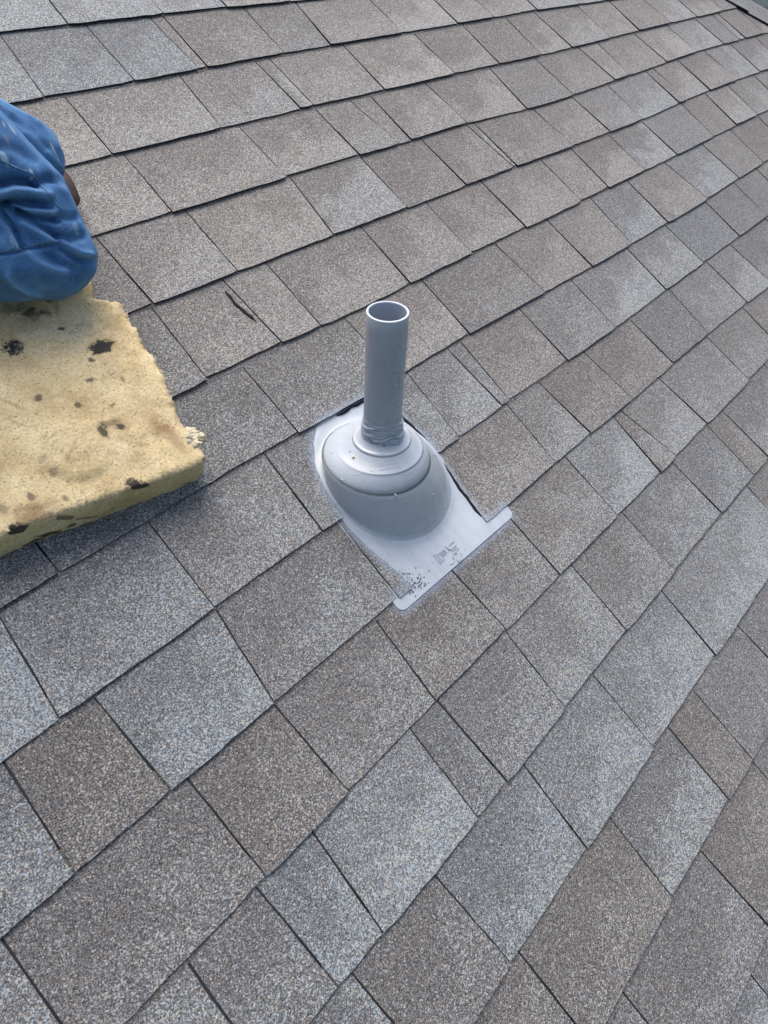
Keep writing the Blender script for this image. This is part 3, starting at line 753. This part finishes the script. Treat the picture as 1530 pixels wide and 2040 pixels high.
STAINS_SHADE_TOP = [(203, 690, 25, 13, 0, 'k', .95, .25), (182, 717, 6, 5, 0, 'k', .8, .5), (26, 688, 17, 14, 0, 'k', .97, .3), (62, 618, 18, 14, .3, 'k', .85, .7), (88, 612, 12, 9, 0, 'k', .8, .6),
              (25, 612, 26, 10, 0, 'k', .6, .9), (98, 590, 9, 5, .6, 'k', .85, .5), (122, 647, 8, 4, -.3, 'k', .85, .4), (112, 603, 5, 14, .5, 'k', .5, .8), (178, 757, 11, 4, .4, 'k', .75, .6),  # wide soft black patch at the knee: stain and painted shadow together
              (76, 791, 8, 6, .6, 'k', .75, .6), (155, 806, 7, 4, 0, 'k', .7, .6), (244, 757, 4, 6, .3, 'k', .5, .6), (224, 807, 5, 2, 0, 'k', .6, .6), (205, 862, 9, 13, .2, 'k', .85, .5),
              (240, 851, 11, 6, 0, 'k', .85, .5), (222, 845, 24, 6, .1, 'k', .5, .9), (318, 850, 20, 22, 0, 'b', .42, 1.0), (345, 870, 14, 26, 0, 'b', .5, .9), (282, 886, 12, 5, .5, 'b', .35, .8),
              (107, 941, 9, 6, .2, 'p', .6, .6), (137, 917, 8, 7, 0, 'p', .3, .8), (85, 918, 8, 5, 0, 'p', .35, .7), (62, 991, 5, 6, 0, 'p', .7, .5), (131, 994, 6, 6, 0, 'p', .7, .5),
              (95, 1006, 20, 8, .3, 'p', .28, .9), (8, 1016, 9, 10, 0, 'p', .55, .7), (140, 905, 3, 20, .9, 'b', .3, .8), (50, 640, 34, 16, 0, 'b', .35, 1.0), (160, 640, 6, 3, 0, 'b', .4, .8),  # wide soft brown patch mixes stain with the knee's shade
              (275, 698, 10, 10, 0, 'b', .12, 1), (300, 965, 6, 3, 0, 'b', .3, .8), (233, 948, 14, 5, 0, 'b', .2, 1), (14, 800, 3, 26, -.5, 'b', .35, .9), (40, 845, 3, 18, -.6, 'b', .35, .9)]
STAINS_SIDE = [(275, 970, 17, 7, .35, 'k', .92, .35), (36, 1057, 15, 9, 0, 'k', .92, .35), (376, 962, 16, 4, .5, 'b', .75, .5), (128, 1030, 17, 5, .8, 'p', .75, .5), (220, 1010, 5, 3, 0, 'p', .6, .6),
               (95, 1062, 24, 6, .55, 'k', .85, .5), (65, 1077, 18, 5, -.1, 'k', .85, .5), (140, 1045, 10, 6, .5, 'k', .75, .6), (60, 1038, 44, 5, .3, 'b', .55, .9), (170, 1030, 24, 3, .5, 'k', .6, .7)]
FRONT = [(-.66, .762), (-.50, .790), (-.4322, .8045), (-.386, .811), (-.3324, .820), (-.2399, .8355), (-.200, .842), (-.178, .8445)]
def at_side(x, y):
    # where the view ray meets the front face of the pad
    dd = ray(x, y); c = Vector(CAM_C); best = None
    for i in range(4000):
        q = c + dd * (.5 + i * .0003)
        if q.z < PAD_H + .004 and q.y < table(FRONT, q.x): return q
        if q.z < 0: return q
    return c + dd
FOAM = foam_material()
pad = empty('foam_pad'); on_roof(pad)
def px_top(x, y): p = at(x, y, PAD_H - .004); return (p.x, p.y)
outline = FRONT[:] + [(-.168, .838)] + [px_top(*q) for q in [(408, 915), (404, 893), (384, 872), (366, 852), (352, 826), (338, 782), (322, 742), (300, 712), (285, 690), (272, 668), (262, 645), (247, 622), (237, 604), (214, 598), (192, 594), (179, 588), (180, 560), (175, 533)]]
outline += [(-.118, .475), (-.16, .452), (-.30, .462), (-.45, .44), (-.60, .45), (-.67, .46)]
pts = []
for i in range(len(outline)):
    a, b = Vector(outline[i]), Vector(outline[(i + 1) % len(outline)])
    n = max(1, int((b - a).length / .004))
    for q in range(n): pts.append(a.lerp(b, q / n))
cen = Vector((-.35, .65))
torn = []
for i, p in enumerate(pts):
    front = p.y > table(FRONT, p.x) - .012
    amp = .0009 if front else .0062
    q = noise.noise(Vector((p.x * 45, p.y * 45, 1))) * amp + noise.noise(Vector((p.x * 160, p.y * 160, 4))) * amp * .6
    t = (pts[(i + 1) % len(pts)] - pts[i - 1]).normalized()
    torn.append(p + Vector((-t.y, t.x)) * q)
N = len(torn)
SGN = 1 if sum(a.x * torn[(i + 1) % N].y - torn[(i + 1) % N].x * a.y for i, a in enumerate(torn)) > 0 else -1
segs = [(a, torn[(i + 1) % N]) for i, a in enumerate(torn)]
def inside(p):
    c = False
    for a, b in segs:
        if (a.y > p.y) != (b.y > p.y) and p.x < (b.x - a.x) * (p.y - a.y) / (b.y - a.y) + a.x: c = not c
    return c
def dist_edge(p):
    m = 9
    for a, b in segs[::2]: m = min(m, (p - a).length)
    return m
inner = []
g = .0062
y_ = .44
while y_ < .86:
    x_ = -.68
    while x_ < -.10:
        p = Vector((x_ + rnd.uniform(-.0015, .0015), y_ + rnd.uniform(-.0015, .0015)))
        if inside(p):
            d_ = dist_edge(p)
            if d_ > .0035: inner.append((p, d_))
        x_ += g
    y_ += g
def pad_top(p, d_):
    h = PAD_H - .0036 * (1 - min(1, d_ / .0055)) ** 2.0
    h += .0050 * noise.noise(Vector((p.x * 9, p.y * 9, 0))) + .0024 * noise.noise(Vector((p.x * 34, p.y * 34, 3))) + .0009 * noise.noise(Vector((p.x * 110, p.y * 110, 6)))
    # dent under the knee and a torn flap
    h -= .013 * math.exp(-((p.x + .19) ** 2 + (p.y - .56) ** 2) / .05 ** 2)
    q = Vector((p.x - at(150, 895, .06).x, p.y - at(150, 895, .06).y)).length
    h += .0038 * (sstep(.042, .039, q) if p.y < .80 else 0)
    q2 = Vector((p.x - at(95, 665, .06).x, p.y - at(95, 665, .06).y)).length
    h += .0030 * sstep(.021, .0185, q2)
    return h
coords = [Vector(p) for p in torn] + [p for p, _ in inner]
res_ = delaunay_2d_cdt(coords, [(i, (i + 1) % N) for i in range(N)], [], 1, 1e-6)
v2, _, f2 = res_[0], res_[1], res_[2]
dd_ = {}
tv = []
for v in v2:
    d_ = dist_edge(v) if (v - cen).length > 0 else 0
    tv.append((v.x, v.y, pad_top(v, d_ if d_ > .0012 else 0)))
fin = []
for f in f2:
    c = sum((v2[i] for i in f), Vector((0, 0))) / len(f)
    if inside(c): fin.append(tuple(f))
base_n = len(tv)
idx = list(range(N))          # the cdt keeps input vertices first
loops = [idx]
lay = [.051, .040, .028, .016, .007, .0005]
for li, z in enumerate(lay):
    row = []
    for i in range(N):
        p = torn[i]; t = (torn[(i + 1) % N] - torn[i - 1]).normalized(); nrm = Vector((t.y, -t.x))
        out = .0022 * math.sin(math.pi * min(1, (li + 1) / 6)) + .0016 * noise.noise(Vector((p.x * 60, p.y * 60, z * 90))) + .0010 * noise.noise(Vector((p.x * 190, p.y * 190, z * 200)))
        q = p + nrm * out * SGN
        tv.append((q.x, q.y, z)); row.append(len(tv) - 1)
    loops.append(row)
for a, b in zip(loops, loops[1:]):
    for i in range(N):
        j = (i + 1) % N; fin.append((a[i], a[j], b[j], b[i]))
core = mesh_obj('foam_slab', tv, fin, FOAM, pad, True)
tag(pad, 'thick torn slab of yellow upholstery foam with black tar spots under the kneeling worker', 'foam pad')
TUFT = simple('pale_foam', (.66, .58, .42), .95, .1, .25, 160, 1, .003)
for i in range(20):
    p = at(384 + rnd.gauss(0, 8), 874 + rnd.gauss(0, 10), .048)
    s = rnd.uniform(.005, .010); blob('foam_tuft', (p.x, p.y, .050 + rnd.uniform(-.004, .004)), (s, s * .9, s * .8), i * 3.1, TUFT, core, 16, 12, .4)

# ------------------------------------------------------------------ the kneeling worker
person = empty('person'); person.matrix_world = ROOF
tag(person, 'person in paint-flecked blue jeans kneeling on the yellow foam pad at the left', 'person')
def chain_mesh(chains, vox, smooth_it=6, name='tmp'):
    """fuse tapered limbs into one continuous skin"""
    bm = bmesh.new()
    for ch in chains:
        for (a, ra), (b, rb) in zip(ch, ch[1:]):
            a, b = Vector(a), Vector(b); L_ = (b - a).length; n = max(1, int(L_ / (min(ra, rb) * .22)))
            for i in range(n + 1):
                t = i / n
                bmesh.ops.create_icosphere(bm, subdivisions=2, radius=lerp(ra, rb, t), matrix=Matrix.Translation(a.lerp(b, t)))
    me = bpy.data.meshes.new(name); bm.to_mesh(me); bm.free()
    ob = bpy.data.objects.new(name, me); col.objects.link(ob)
    m = ob.modifiers.new('r', 'REMESH'); m.mode = 'VOXEL'; m.voxel_size = vox; m.use_smooth_shade = True
    m2 = ob.modifiers.new('s', 'SMOOTH'); m2.factor = .6; m2.iterations = smooth_it
    bpy.context.view_layer.update()
    dg_ = bpy.context.evaluated_depsgraph_get()
    out = bpy.data.meshes.new_from_object(ob.evaluated_get(dg_))
    bpy.data.objects.remove(ob); bpy.data.meshes.remove(me)
    return out
def denim_material():
    a = NT('denim'); o = a.obj()
    n = a.noise(o, 7, 5, .65); n2 = a.noise(o, 38, 4, .65)
    f = a.math('ADD', a.math('MULTIPLY', n, .65), a.math('MULTIPLY', n2, .35))
    c = a.ramp(f, [(.32, (.016, .050, .130)), (.46, (.030, .095, .230)), (.56, (.055, .150, .310)), (.70, (.13, .25, .41))])
    # pale abrasion on raised folds, and paler cloth edge-on to the camera
    at_ = a.n('ShaderNodeAttribute', attribute_name='wear')
    fine = a.noise(o, 420, 3, .7)
    wk = a.math('MULTIPLY', at_.outputs['Fac'], a.rng(fine, .3, .7, .55, 1.0))
    c = a.mix(wk, c, (.13, .28, .50, 1))
    # grey-green dirt along the shin and knee
    dn = a.noise(o, 13, 4, .6); dt = a.n('ShaderNodeAttribute', attribute_name='dirt')
    c = a.mix(a.math('MULTIPLY', a.math('MULTIPLY', dt.outputs['Fac'], a.rng(dn, .35, .65)), .65), c, (.085, .115, .13, 1))
    # weave
    w = a.noise(o, 800, 2, .6)
    c = a.mix(a.rng(w, .35, .75, 0, .30), c, (.24, .38, .58, 1))
    for x, y, rx, ry, ang, cl in [(164, 420, 3.4, 8.5, .1, (.52, .60, .66)), (147, 392, 1.6, 7, -.3, (.40, .50, .60)), (22, 254, 14, 5, .75, (.46, .47, .47)), (8, 248, 6, 2.2, .9, (.58, .68, .76)), (7, 311, 6, 5, 0, (.42, .55, .66)),
                                  (105, 294, 2, 5, -.2, (.50, .62, .66)), (12, 274, 8, 4, .4, (.22, .23, .25)), (62, 341, 4, 3, .3, (.40, .45, .40)), (24, 476, 5, 7, 0, (.20, .32, .38)), (96, 432, 9, 3.2, .35, (.22, .24, .19)), (34, 489, 1.6, 1.4, 0, (.6, .7, .8)), (150, 450, 3, 9, 0, (.24, .34, .46))]:
        p = skin_at(x, y)
        if p is None: continue
        mp = a.n('ShaderNodeMapping', vector_type='TEXTURE'); mp.inputs['Location'].default_value = tuple(p)
        # orient the patch with the picture's own axes where it was measured
        rx_, ry_ = Vector(CAM_M[0]), Vector(CAM_M[1]); cz = Vector(CAM_M[2])
        e1 = rx_ * math.cos(ang) + ry_ * math.sin(ang); e2 = -rx_ * math.sin(ang) + ry_ * math.cos(ang)
        mat_ = Matrix((e1, e2, cz)).transposed(); mp.inputs['Rotation'].default_value = tuple(mat_.to_euler())
        mp.inputs['Scale'].default_value = (rx * .00066, ry * .00066, .02); a.l(o, mp.inputs[0])
        ln = a.n('ShaderNodeVectorMath', operation='LENGTH'); a.l(mp.outputs[0], ln.inputs[0])
        dd2 = a.math('ADD', ln.outputs['Value'], a.math('MULTIPLY', a.math('SUBTRACT', n2, .5), 1.6))
        dd2 = a.math('ADD', dd2, a.math('MULTIPLY', a.math('SUBTRACT', fine, .5), 1.0))
        c = a.mix(a.rng(dd2, .55, 1.2, .5, 0.0), c, (*cl, 1))
    a.set(c, .92, .12)
    a.bump(a.math('ADD', a.math('MULTIPLY', w, .5), a.math('MULTIPLY', a.noise(o, 120, 3, .6), .6)), .5, .0009)
    return a.m
K1 = Vector((-.1815, .5215, .1135)); T1 = Vector((-.33, -.72, .42)).normalized(); S1 = Vector((-.93, -.37, -.03)).normalized()
K2 = Vector((-.1200, .349, .104)); T2 = Vector((-.70, -.40, .33)).normalized()
HIP1 = K1 + T1 * .43; HIP2 = HIP1 + Vector((-.02, -.10, .03))
pelvis = HIP1.lerp(HIP2, .5) + Vector((-.07, -.03, .03))
HIP1b = HIP1 + Vector((-.06, 0, .02)); HIP2b = HIP2 + Vector((-.06, 0, .02))
A1 = K1 + S1 * .40; A2 = K2 + Vector((-.93, -.34, -.06)).normalized() * .40
legs = chain_mesh([
    [(K1 + Vector((.004, .002, -.002)), .0515), (K1 + T1 * .065 + Vector((.019, -.002, .005)), .0610), (K1 + T1 * .22, .079), (HIP1b, .092)],
    [(K1 + Vector((-.004, .006, -.006)), .0490), (K1 + S1 * .10 + Vector((0, .0, .003)), .060), (K1 + S1 * .22, .058), (A1, .047)],
    [(K2, .056), (K2 + T2 * .12, .061), (HIP2b, .085)],
    [(K2, .051), (K2 + (A2 - K2) * .4, .056), (A2, .046)],
    [(HIP1b, .100), (pelvis, .115), (HIP2b, .100)],
    [(pelvis, .125), (pelvis + UP * .12, .120)]], .0034, 5)
# folds pressed into the cloth: (points in picture coordinates as measured, depth, width), sign + is a ridge
FOLDS = [([(0, 368), (27, 359), (50, 361), (74, 364)], -.0075, .0070), ([(74, 364), (96, 355), (117, 358), (144, 371), (160, 388)], -.0045, .0070),
         ([(0, 412), (27, 403), (62, 404), (98, 408)], -.0085, .0055), ([(8, 411), (30, 420), (60, 431), (96, 436), (117, 439)], -.0075, .0045),
         ([(34, 424), (60, 438), (85, 452), (117, 472)], -.0065, .0055), ([(117, 472), (140, 476), (168, 470)], -.0035, .0070), ([(117, 432), (140, 434), (160, 430)], -.0035, .0060),
         ([(0, 424), (14, 438), (27, 457), (38, 478), (48, 494)], -.0060, .0040), ([(-6, 436), (16, 456), (34, 484)], .0035, .0050),
         ([(0, 505), (41, 500), (82, 490), (121, 483)], -.0030, .0030), ([(0, 501), (41, 496), (82, 485), (121, 479)], .0022, .0022),
         ([(121, 479), (137, 493), (158, 504), (188, 509)], .0050, .0060), ([(126, 492), (140, 505), (160, 517), (184, 521)], -.0050, .0065),
         ([(0, 385), (30, 378), (60, 380), (96, 388)], .0050, .0075), ([(20, 412), (60, 420), (110, 424)], .0035, .0035), ([(45, 442), (80, 462), (108, 480)], .0035, .0060),
         ([(55, 500), (70, 520), (100, 534), (130, 540)], .0035, .0070), ([(14, 548), (28, 566), (52, 582), (80, 588)], .0045, .0060), ([(5, 566), (24, 586), (50, 598)], -.0030, .0060),
         ([(96, 510), (120, 528), (150, 534)], -.0025, .0070), ([(-4, 208), (45, 240), (84, 290), (112, 325), (137, 350)], .0018, .0040),
         ([(0, 290), (30, 296), (70, 318)], -.0020, .0080), ([(10, 192), (45, 214), (76, 246)], .0020, .0040), ([(30, 236), (62, 262), (92, 296)], -.0020, .0060)]
me = legs
bv = [v.co.copy() for v in me.vertices]; bn = [v.normal.copy() for v in me.vertices]
wear = [0.0] * len(bv); fold = [0.0] * len(bv); dirt = [0.0] * len(bv)  # wear holds fold abrasion and the paler edge-on cloth
camc = Vector(CAM_C)
for i, p in enumerate(bv):
    x, y, z = proj(p)
    nn = bn[i]
    off = .0022 * noise.noise(p * 16) + .0012 * noise.noise(p * 42)
    facing = nn.dot((camc - p).normalized())
    if -120 < x < 260 and 120 < y < 680 and facing > -.1:
        wgt = sstep(.0, .6, facing)
        for pl_, dep, wid in FOLDS:
            wpx = wid * .85 * F_PX / z; best = 1e9; tt = 0
            for (x0, y0), (x1, y1) in zip(pl_, pl_[1:]):
                dx, dy = x1 - x0, y1 - y0; t = max(0, min(1, ((x - x0) * dx + (y - y0) * dy) / (dx * dx + dy * dy)))
                dd3 = math.hypot(x - x0 - dx * t, y - y0 - dy * t)
                if dd3 < best: best = dd3
            gq = math.exp(-(best / wpx) ** 2 * 1.3)
            if gq > .01:
                off += dep * (1.9 if dep < 0 else 1.15) * gq * wgt
                if dep < 0: fold[i] = max(fold[i], gq * wgt * min(1, -dep / .006))
                else: wear[i] = max(wear[i], gq * wgt * min(1, dep / .004) * .8)
    edge_pale = sstep(.75, .15, abs(facing)) * .5  # paler where the cloth turns edge-on to the camera
    wear[i] = max(wear[i], edge_pale)
    rel = p - K1
    dirt[i] = sstep(.02, -.05, rel.z) * sstep(.35, -.05, rel.length)
    me.vertices[i].co = p + nn * off
for nm, vals in (('wear', wear), ('fold', fold), ('dirt', dirt)):
    at_ = me.attributes.new(nm, 'FLOAT', 'POINT'); at_.data.foreach_set('value', vals)
me.update()
leg_bvh = BVHTree.FromPolygons([v.co.copy() for v in me.vertices], [tuple(p.vertices) for p in me.polygons])
def skin_at(x, y):
    h = leg_bvh.ray_cast(camc, ray(x, y).normalized()); return h[0]
DENIM = denim_material()
me.materials.clear(); me.materials.append(DENIM)
me.polygons.foreach_set('use_smooth', [True] * len(me.polygons))
me.name = 'jeans'
jeans = link(bpy.data.objects.new('jeans', me), person)
# stitched seams
SEAM_L = simple('pale_seam_thread', (.085, .17, .29), .9, .2, .4, 300, .5)
def seam(pts, r, mat):
    P = []
    for (x0, y0), (x1, y1) in zip(pts, pts[1:]):
        n = max(1, int(math.hypot(x1 - x0, y1 - y0) / 3))
        for i in range(n):
            q = leg_bvh.ray_cast(camc, ray(lerp(x0, x1, i / n), lerp(y0, y1, i / n)).normalized())
            if q[0] is not None: P.append((q[0] + q[1] * r * .35, q[1]))
    verts, faces = [], []
    for i, (p, nn) in enumerate(P):
        t = (P[min(i + 1, len(P) - 1)][0] - P[max(i - 1, 0)][0]).normalized(); b = t.cross(nn).normalized()
        for q in range(6):
            a = q / 6 * 2 * math.pi; verts.append(p + (b * math.cos(a) * 1.7 + nn * math.sin(a) * .8) * r * (1 + .25 * noise.noise(Vector((i * .8, r * 900, 1)))))
    for i in range(len(P) - 1):
        for q in range(6): faces.append((6 * i + q, 6 * i + (q + 1) % 6, 6 * i + 6 + (q + 1) % 6, 6 * i + 6 + q))
    return mesh_obj('seam', verts, faces, mat, jeans, True)
seam([(2, 320), (22, 329), (41, 338), (58, 343), (71, 354), (80, 368), (96, 384), (104, 398), (112, 408), (121, 416), (124, 424), (120, 434), (126, 445), (128, 454), (122, 462), (115, 468)], .0007, SEAM_L)
seam([(2, 501), (41, 496), (60, 492), (82, 485), (104, 484), (121, 478)], .0006, SEAM_L)
# leather knee pad worn on the far knee
LEATHER = simple('brown_leather', (.050, .027, .020), .55, .4, .35, 60, .4, .002)
kp = blob('knee_pad', (-.092, .342, .032), (.049, .058, .033), 1.3, LEATHER, person, 28, 16, .05)
# boots, shirt, arms, head: outside the picture
BOOT = simple('boot_leather', (.09, .055, .03), .6, .4, .3, 50, .3)
for A in (A1, A2):
    dwn = Vector((0, 0, -1)); back = Vector((-.93, -.36, 0)).normalized()
    bm_ = chain_mesh([[(A + back * .0, .047), (A + back * .06, .050), (A + back * .10 + Vector((0, 0, -.012)), .046)], [(A + back * .09 + Vector((0, 0, -.01)), .042), (A + back * .10 + Vector((0, 0, -.035)) + Vector((.06, -.02, 0)) * .6, .036)]], .006, 4)
    bm_.materials.clear(); bm_.materials.append(BOOT); link(bpy.data.objects.new('boot', bm_), person)
SHIRT = simple('grey_shirt', (.16, .17, .18), .95, .1, .2, 30, .4, .003)
SKIN = simple('skin', (.42, .25, .17), .55, .4, .08, 30)
HAIR = simple('dark_hair', (.02, .015, .012), .6, .3, .3, 300, .8)
waist = pelvis + UP * .12; chest = waist + UP * .26 + Vector((.02, .05, 0)); neck = chest + UP * .20 + Vector((.02, .03, 0)); headc = neck + UP * .15 + Vector((.03, .03, 0))
acr = (HIP1 - HIP2).normalized(); acr.z = 0; acr.normalize(); fw = UP.cross(acr).normalized()
if fw.x < 0: fw = -fw
shl, shr = neck + acr * .19 - UP * .05, neck - acr * .19 - UP * .05
el, er = shl - UP * .27 - fw * .10 + acr * .05, shr - UP * .27 - fw * .10 - acr * .05
wl, wr_ = el - UP * .24 + fw * .03, er - UP * .24 + fw * .03
torso = chain_mesh([[(waist - UP * .06, .125), (chest, .150), (neck - UP * .10, .13)], [(neck - UP * .10, .12), (neck, .058)], [(shl, .075), (neck - UP * .06, .09), (shr, .075)],
                    [(shl, .062), (el, .048), (wl, .036)], [(shr, .062), (er, .048), (wr_, .036)]], .008, 6)
torso.materials.clear(); torso.materials.append(SHIRT); link(bpy.data.objects.new('shirt', torso), person)
head = chain_mesh([[(neck - UP * .02, .05), (headc - UP * .06, .055)], [(headc, .092), (headc - UP * .045 + fw * .03, .070)], [(headc - UP * .10 + fw * .055, .030), (headc - UP * .07 + fw * .07, .026)],
                   [(headc - UP * .01 + fw * .095, .010), (headc - UP * .035 + fw * .112, .014)], [(headc + acr * .092 - UP * .015, .018), (headc + acr * .094 - UP * .045, .012)], [(headc - acr * .092 - UP * .015, .018), (headc - acr * .094 - UP * .045, .012)]], .0045, 3)
head.materials.clear(); head.materials.append(SKIN); hd = link(bpy.data.objects.new('head', head), person)
hair = chain_mesh([[(headc + UP * .025 - fw * .016, .094), (headc - UP * .03 - fw * .035, .080)]], .006, 3)
hair.materials.clear(); hair.materials.append(HAIR); link(bpy.data.objects.new('hair', hair), hd)
EYE = simple('eye', (.75, .74, .72), .2, .5, .02, 10)
for sg in (-1, 1): blob('eye', tuple(headc + fw * .084 + acr * .032 * sg + UP * .005), (.012, .012, .012), 1, EYE, hd, 10, 8, 0)
MOUTH = simple('lips', (.30, .12, .10), .5, .4, .1, 40)
blob('mouth', tuple(headc + fw * .096 - UP * .072), (.008, .022, .006), 2, MOUTH, hd, 12, 6, .1)
for wv, e_, sg in ((wl, el, 1), (wr_, er, -1)):
    fdir = (wv - e_).normalized(); pd = acr
    palm = wv + fdir * .05
    ch = [[(wv - fdir * .03, .027), (palm, .030)], [(palm + pd * .018, .022), (palm - pd * .018, .022)]]
    for q, ln_ in zip((-.027, -.009, .009, .027), (.050, .066, .070, .060)):
        b0 = palm + pd * q + fdir * .025; b1 = b0 + fdir * ln_ * .5; b2 = b1 + (fdir * .75 - UP * .65).normalized() * ln_ * .5
        ch.append([(b0, .0095), (b1, .0088), (b2, .0078)])
    t0 = palm + pd * .026 * sg - fdir * .01; ch.append([(t0, .012), (t0 + (pd * sg + fdir * .6).normalized() * .035, .0105), (t0 + (pd * sg * .6 + fdir).normalized() * .062, .009)])
    hm = chain_mesh(ch, .0032, 2); hm.materials.clear(); hm.materials.append(SKIN); link(bpy.data.objects.new('hand', hm), person)

# ------------------------------------------------------------------ the ground, this house and the neighbour's
GRASS = simple('grass_ground', (.055, .085, .030), .95, .1, .5, 3, .6, .02)
gv = [(-150, -150, 0), (150, -150, 0), (150, 150, 0), (-150, 150, 0)]
tag(mesh_obj('ground', gv, [(0, 1, 2, 3)], GRASS), kind='structure')
def W(u, v, h=0): return ROOF @ Vector((u, v, h))
WALLP = simple('beige_wall', (.42, .38, .31), .85, .2, .08, 5)
TRIM = simple('white_trim', (.70, .70, .68), .6, .3, .05, 5)
def box(x0, x1, y0, y1, z0, z1):
    v = [(x, y, z) for z in (z0, z1) for x, y in ((x0, y0), (x1, y0), (x1, y1), (x0, y1))]
    return v, [(3, 2, 1, 0), (4, 5, 6, 7), (0, 1, 5, 4), (1, 2, 6, 5), (2, 3, 7, 6), (3, 0, 4, 7)]
eave = W(0, VB); ridge = W(0, VT); hipb = W(hip_u(VB) + .08, VB)
house = empty('house'); house.location = (0, 0, 0)
tag(house, 'house with beige walls that carries the brown-grey shingle roof', 'house')
v, f = box(UL + .3, hipb.x - .35, eave.y + .4, ridge.y + 3.0, 0, eave.z - .06); mesh_obj('wall', v, f, WALLP, house)
v, f = box(UL, hipb.x, eave.y - .03, eave.y + .0, eave.z - .22, eave.z - .035); mesh_obj('fascia', v, f, TRIM, house)
# face of the roof beyond the hip
crest0, crest1 = HIP0 + HIPD * -2.0 + Vector((HIPD.y, -HIPD.x)) * .125, HIP0 + HIPD * 3.2 + Vector((HIPD.y, -HIPD.x)) * .125
a_, b_ = W(crest0.x, crest0.y, -.012), W(crest1.x, crest1.y, -.012)
sl = (b_ - a_); far = Vector((a_.x, a_.y, a_.z)); 
side_face = [a_, b_, Vector((b_.x, b_.y + 6, b_.z)), Vector((a_.x, a_.y + 2, a_.z))]
sf = mesh_obj('roof_side_face', side_face, [(0, 1, 2, 3)], simple('grey_shingles_beyond', (.11, .11, .115), .9, .3, .4, 60, .5))
tag(sf, kind='structure')
# neighbour's wall of lap siding, seen past the hip
nb = empty('neighbor_house')
tag(nb, 'neighboring house with grey-green lap siding glimpsed past the hip at top right', 'house')
dirv = r3 @ ray(1500, 10); dirv = dirv / Vector((dirv.x, dirv.y)).length
base = loc + dirv * 7.5; ang = math.atan2(dirv.y, dirv.x)
nb.location = (base.x, base.y, 0); nb.rotation_euler = (0, 0, ang + R(8))
SIDE = simple('green_grey_siding', (.46, .48, .42), .7, .3, .10, 6); SIDE2 = simple('brown_grey_siding', (.55, .48, .40), .7, .3, .10, 6)
zc = base.z
bz = zc - .035
n_b = 0
z = .4
while z < zc + 1.6:
    m_ = SIDE if z > bz - .05 else SIDE2
    lap = .115
    v = [(-.0, -4, z), (-.0, 5, z), (.016, 5, z + lap), (.016, -4, z + lap), (.02, -4, z), (.02, 5, z)]
    bo = mesh_obj('siding_board', v, [(0, 3, 2, 1), (0, 1, 5, 4)], m_, nb)
    z += lap
v, f = box(.02, 5, -4, 5, 0, z); mesh_obj('wall', v, f, SIDE2, nb)
v, f = box(-.5, 5.4, -4.4, 5.4, z, z + .18); mesh_obj('roof_edge', v, f, TRIM, nb)
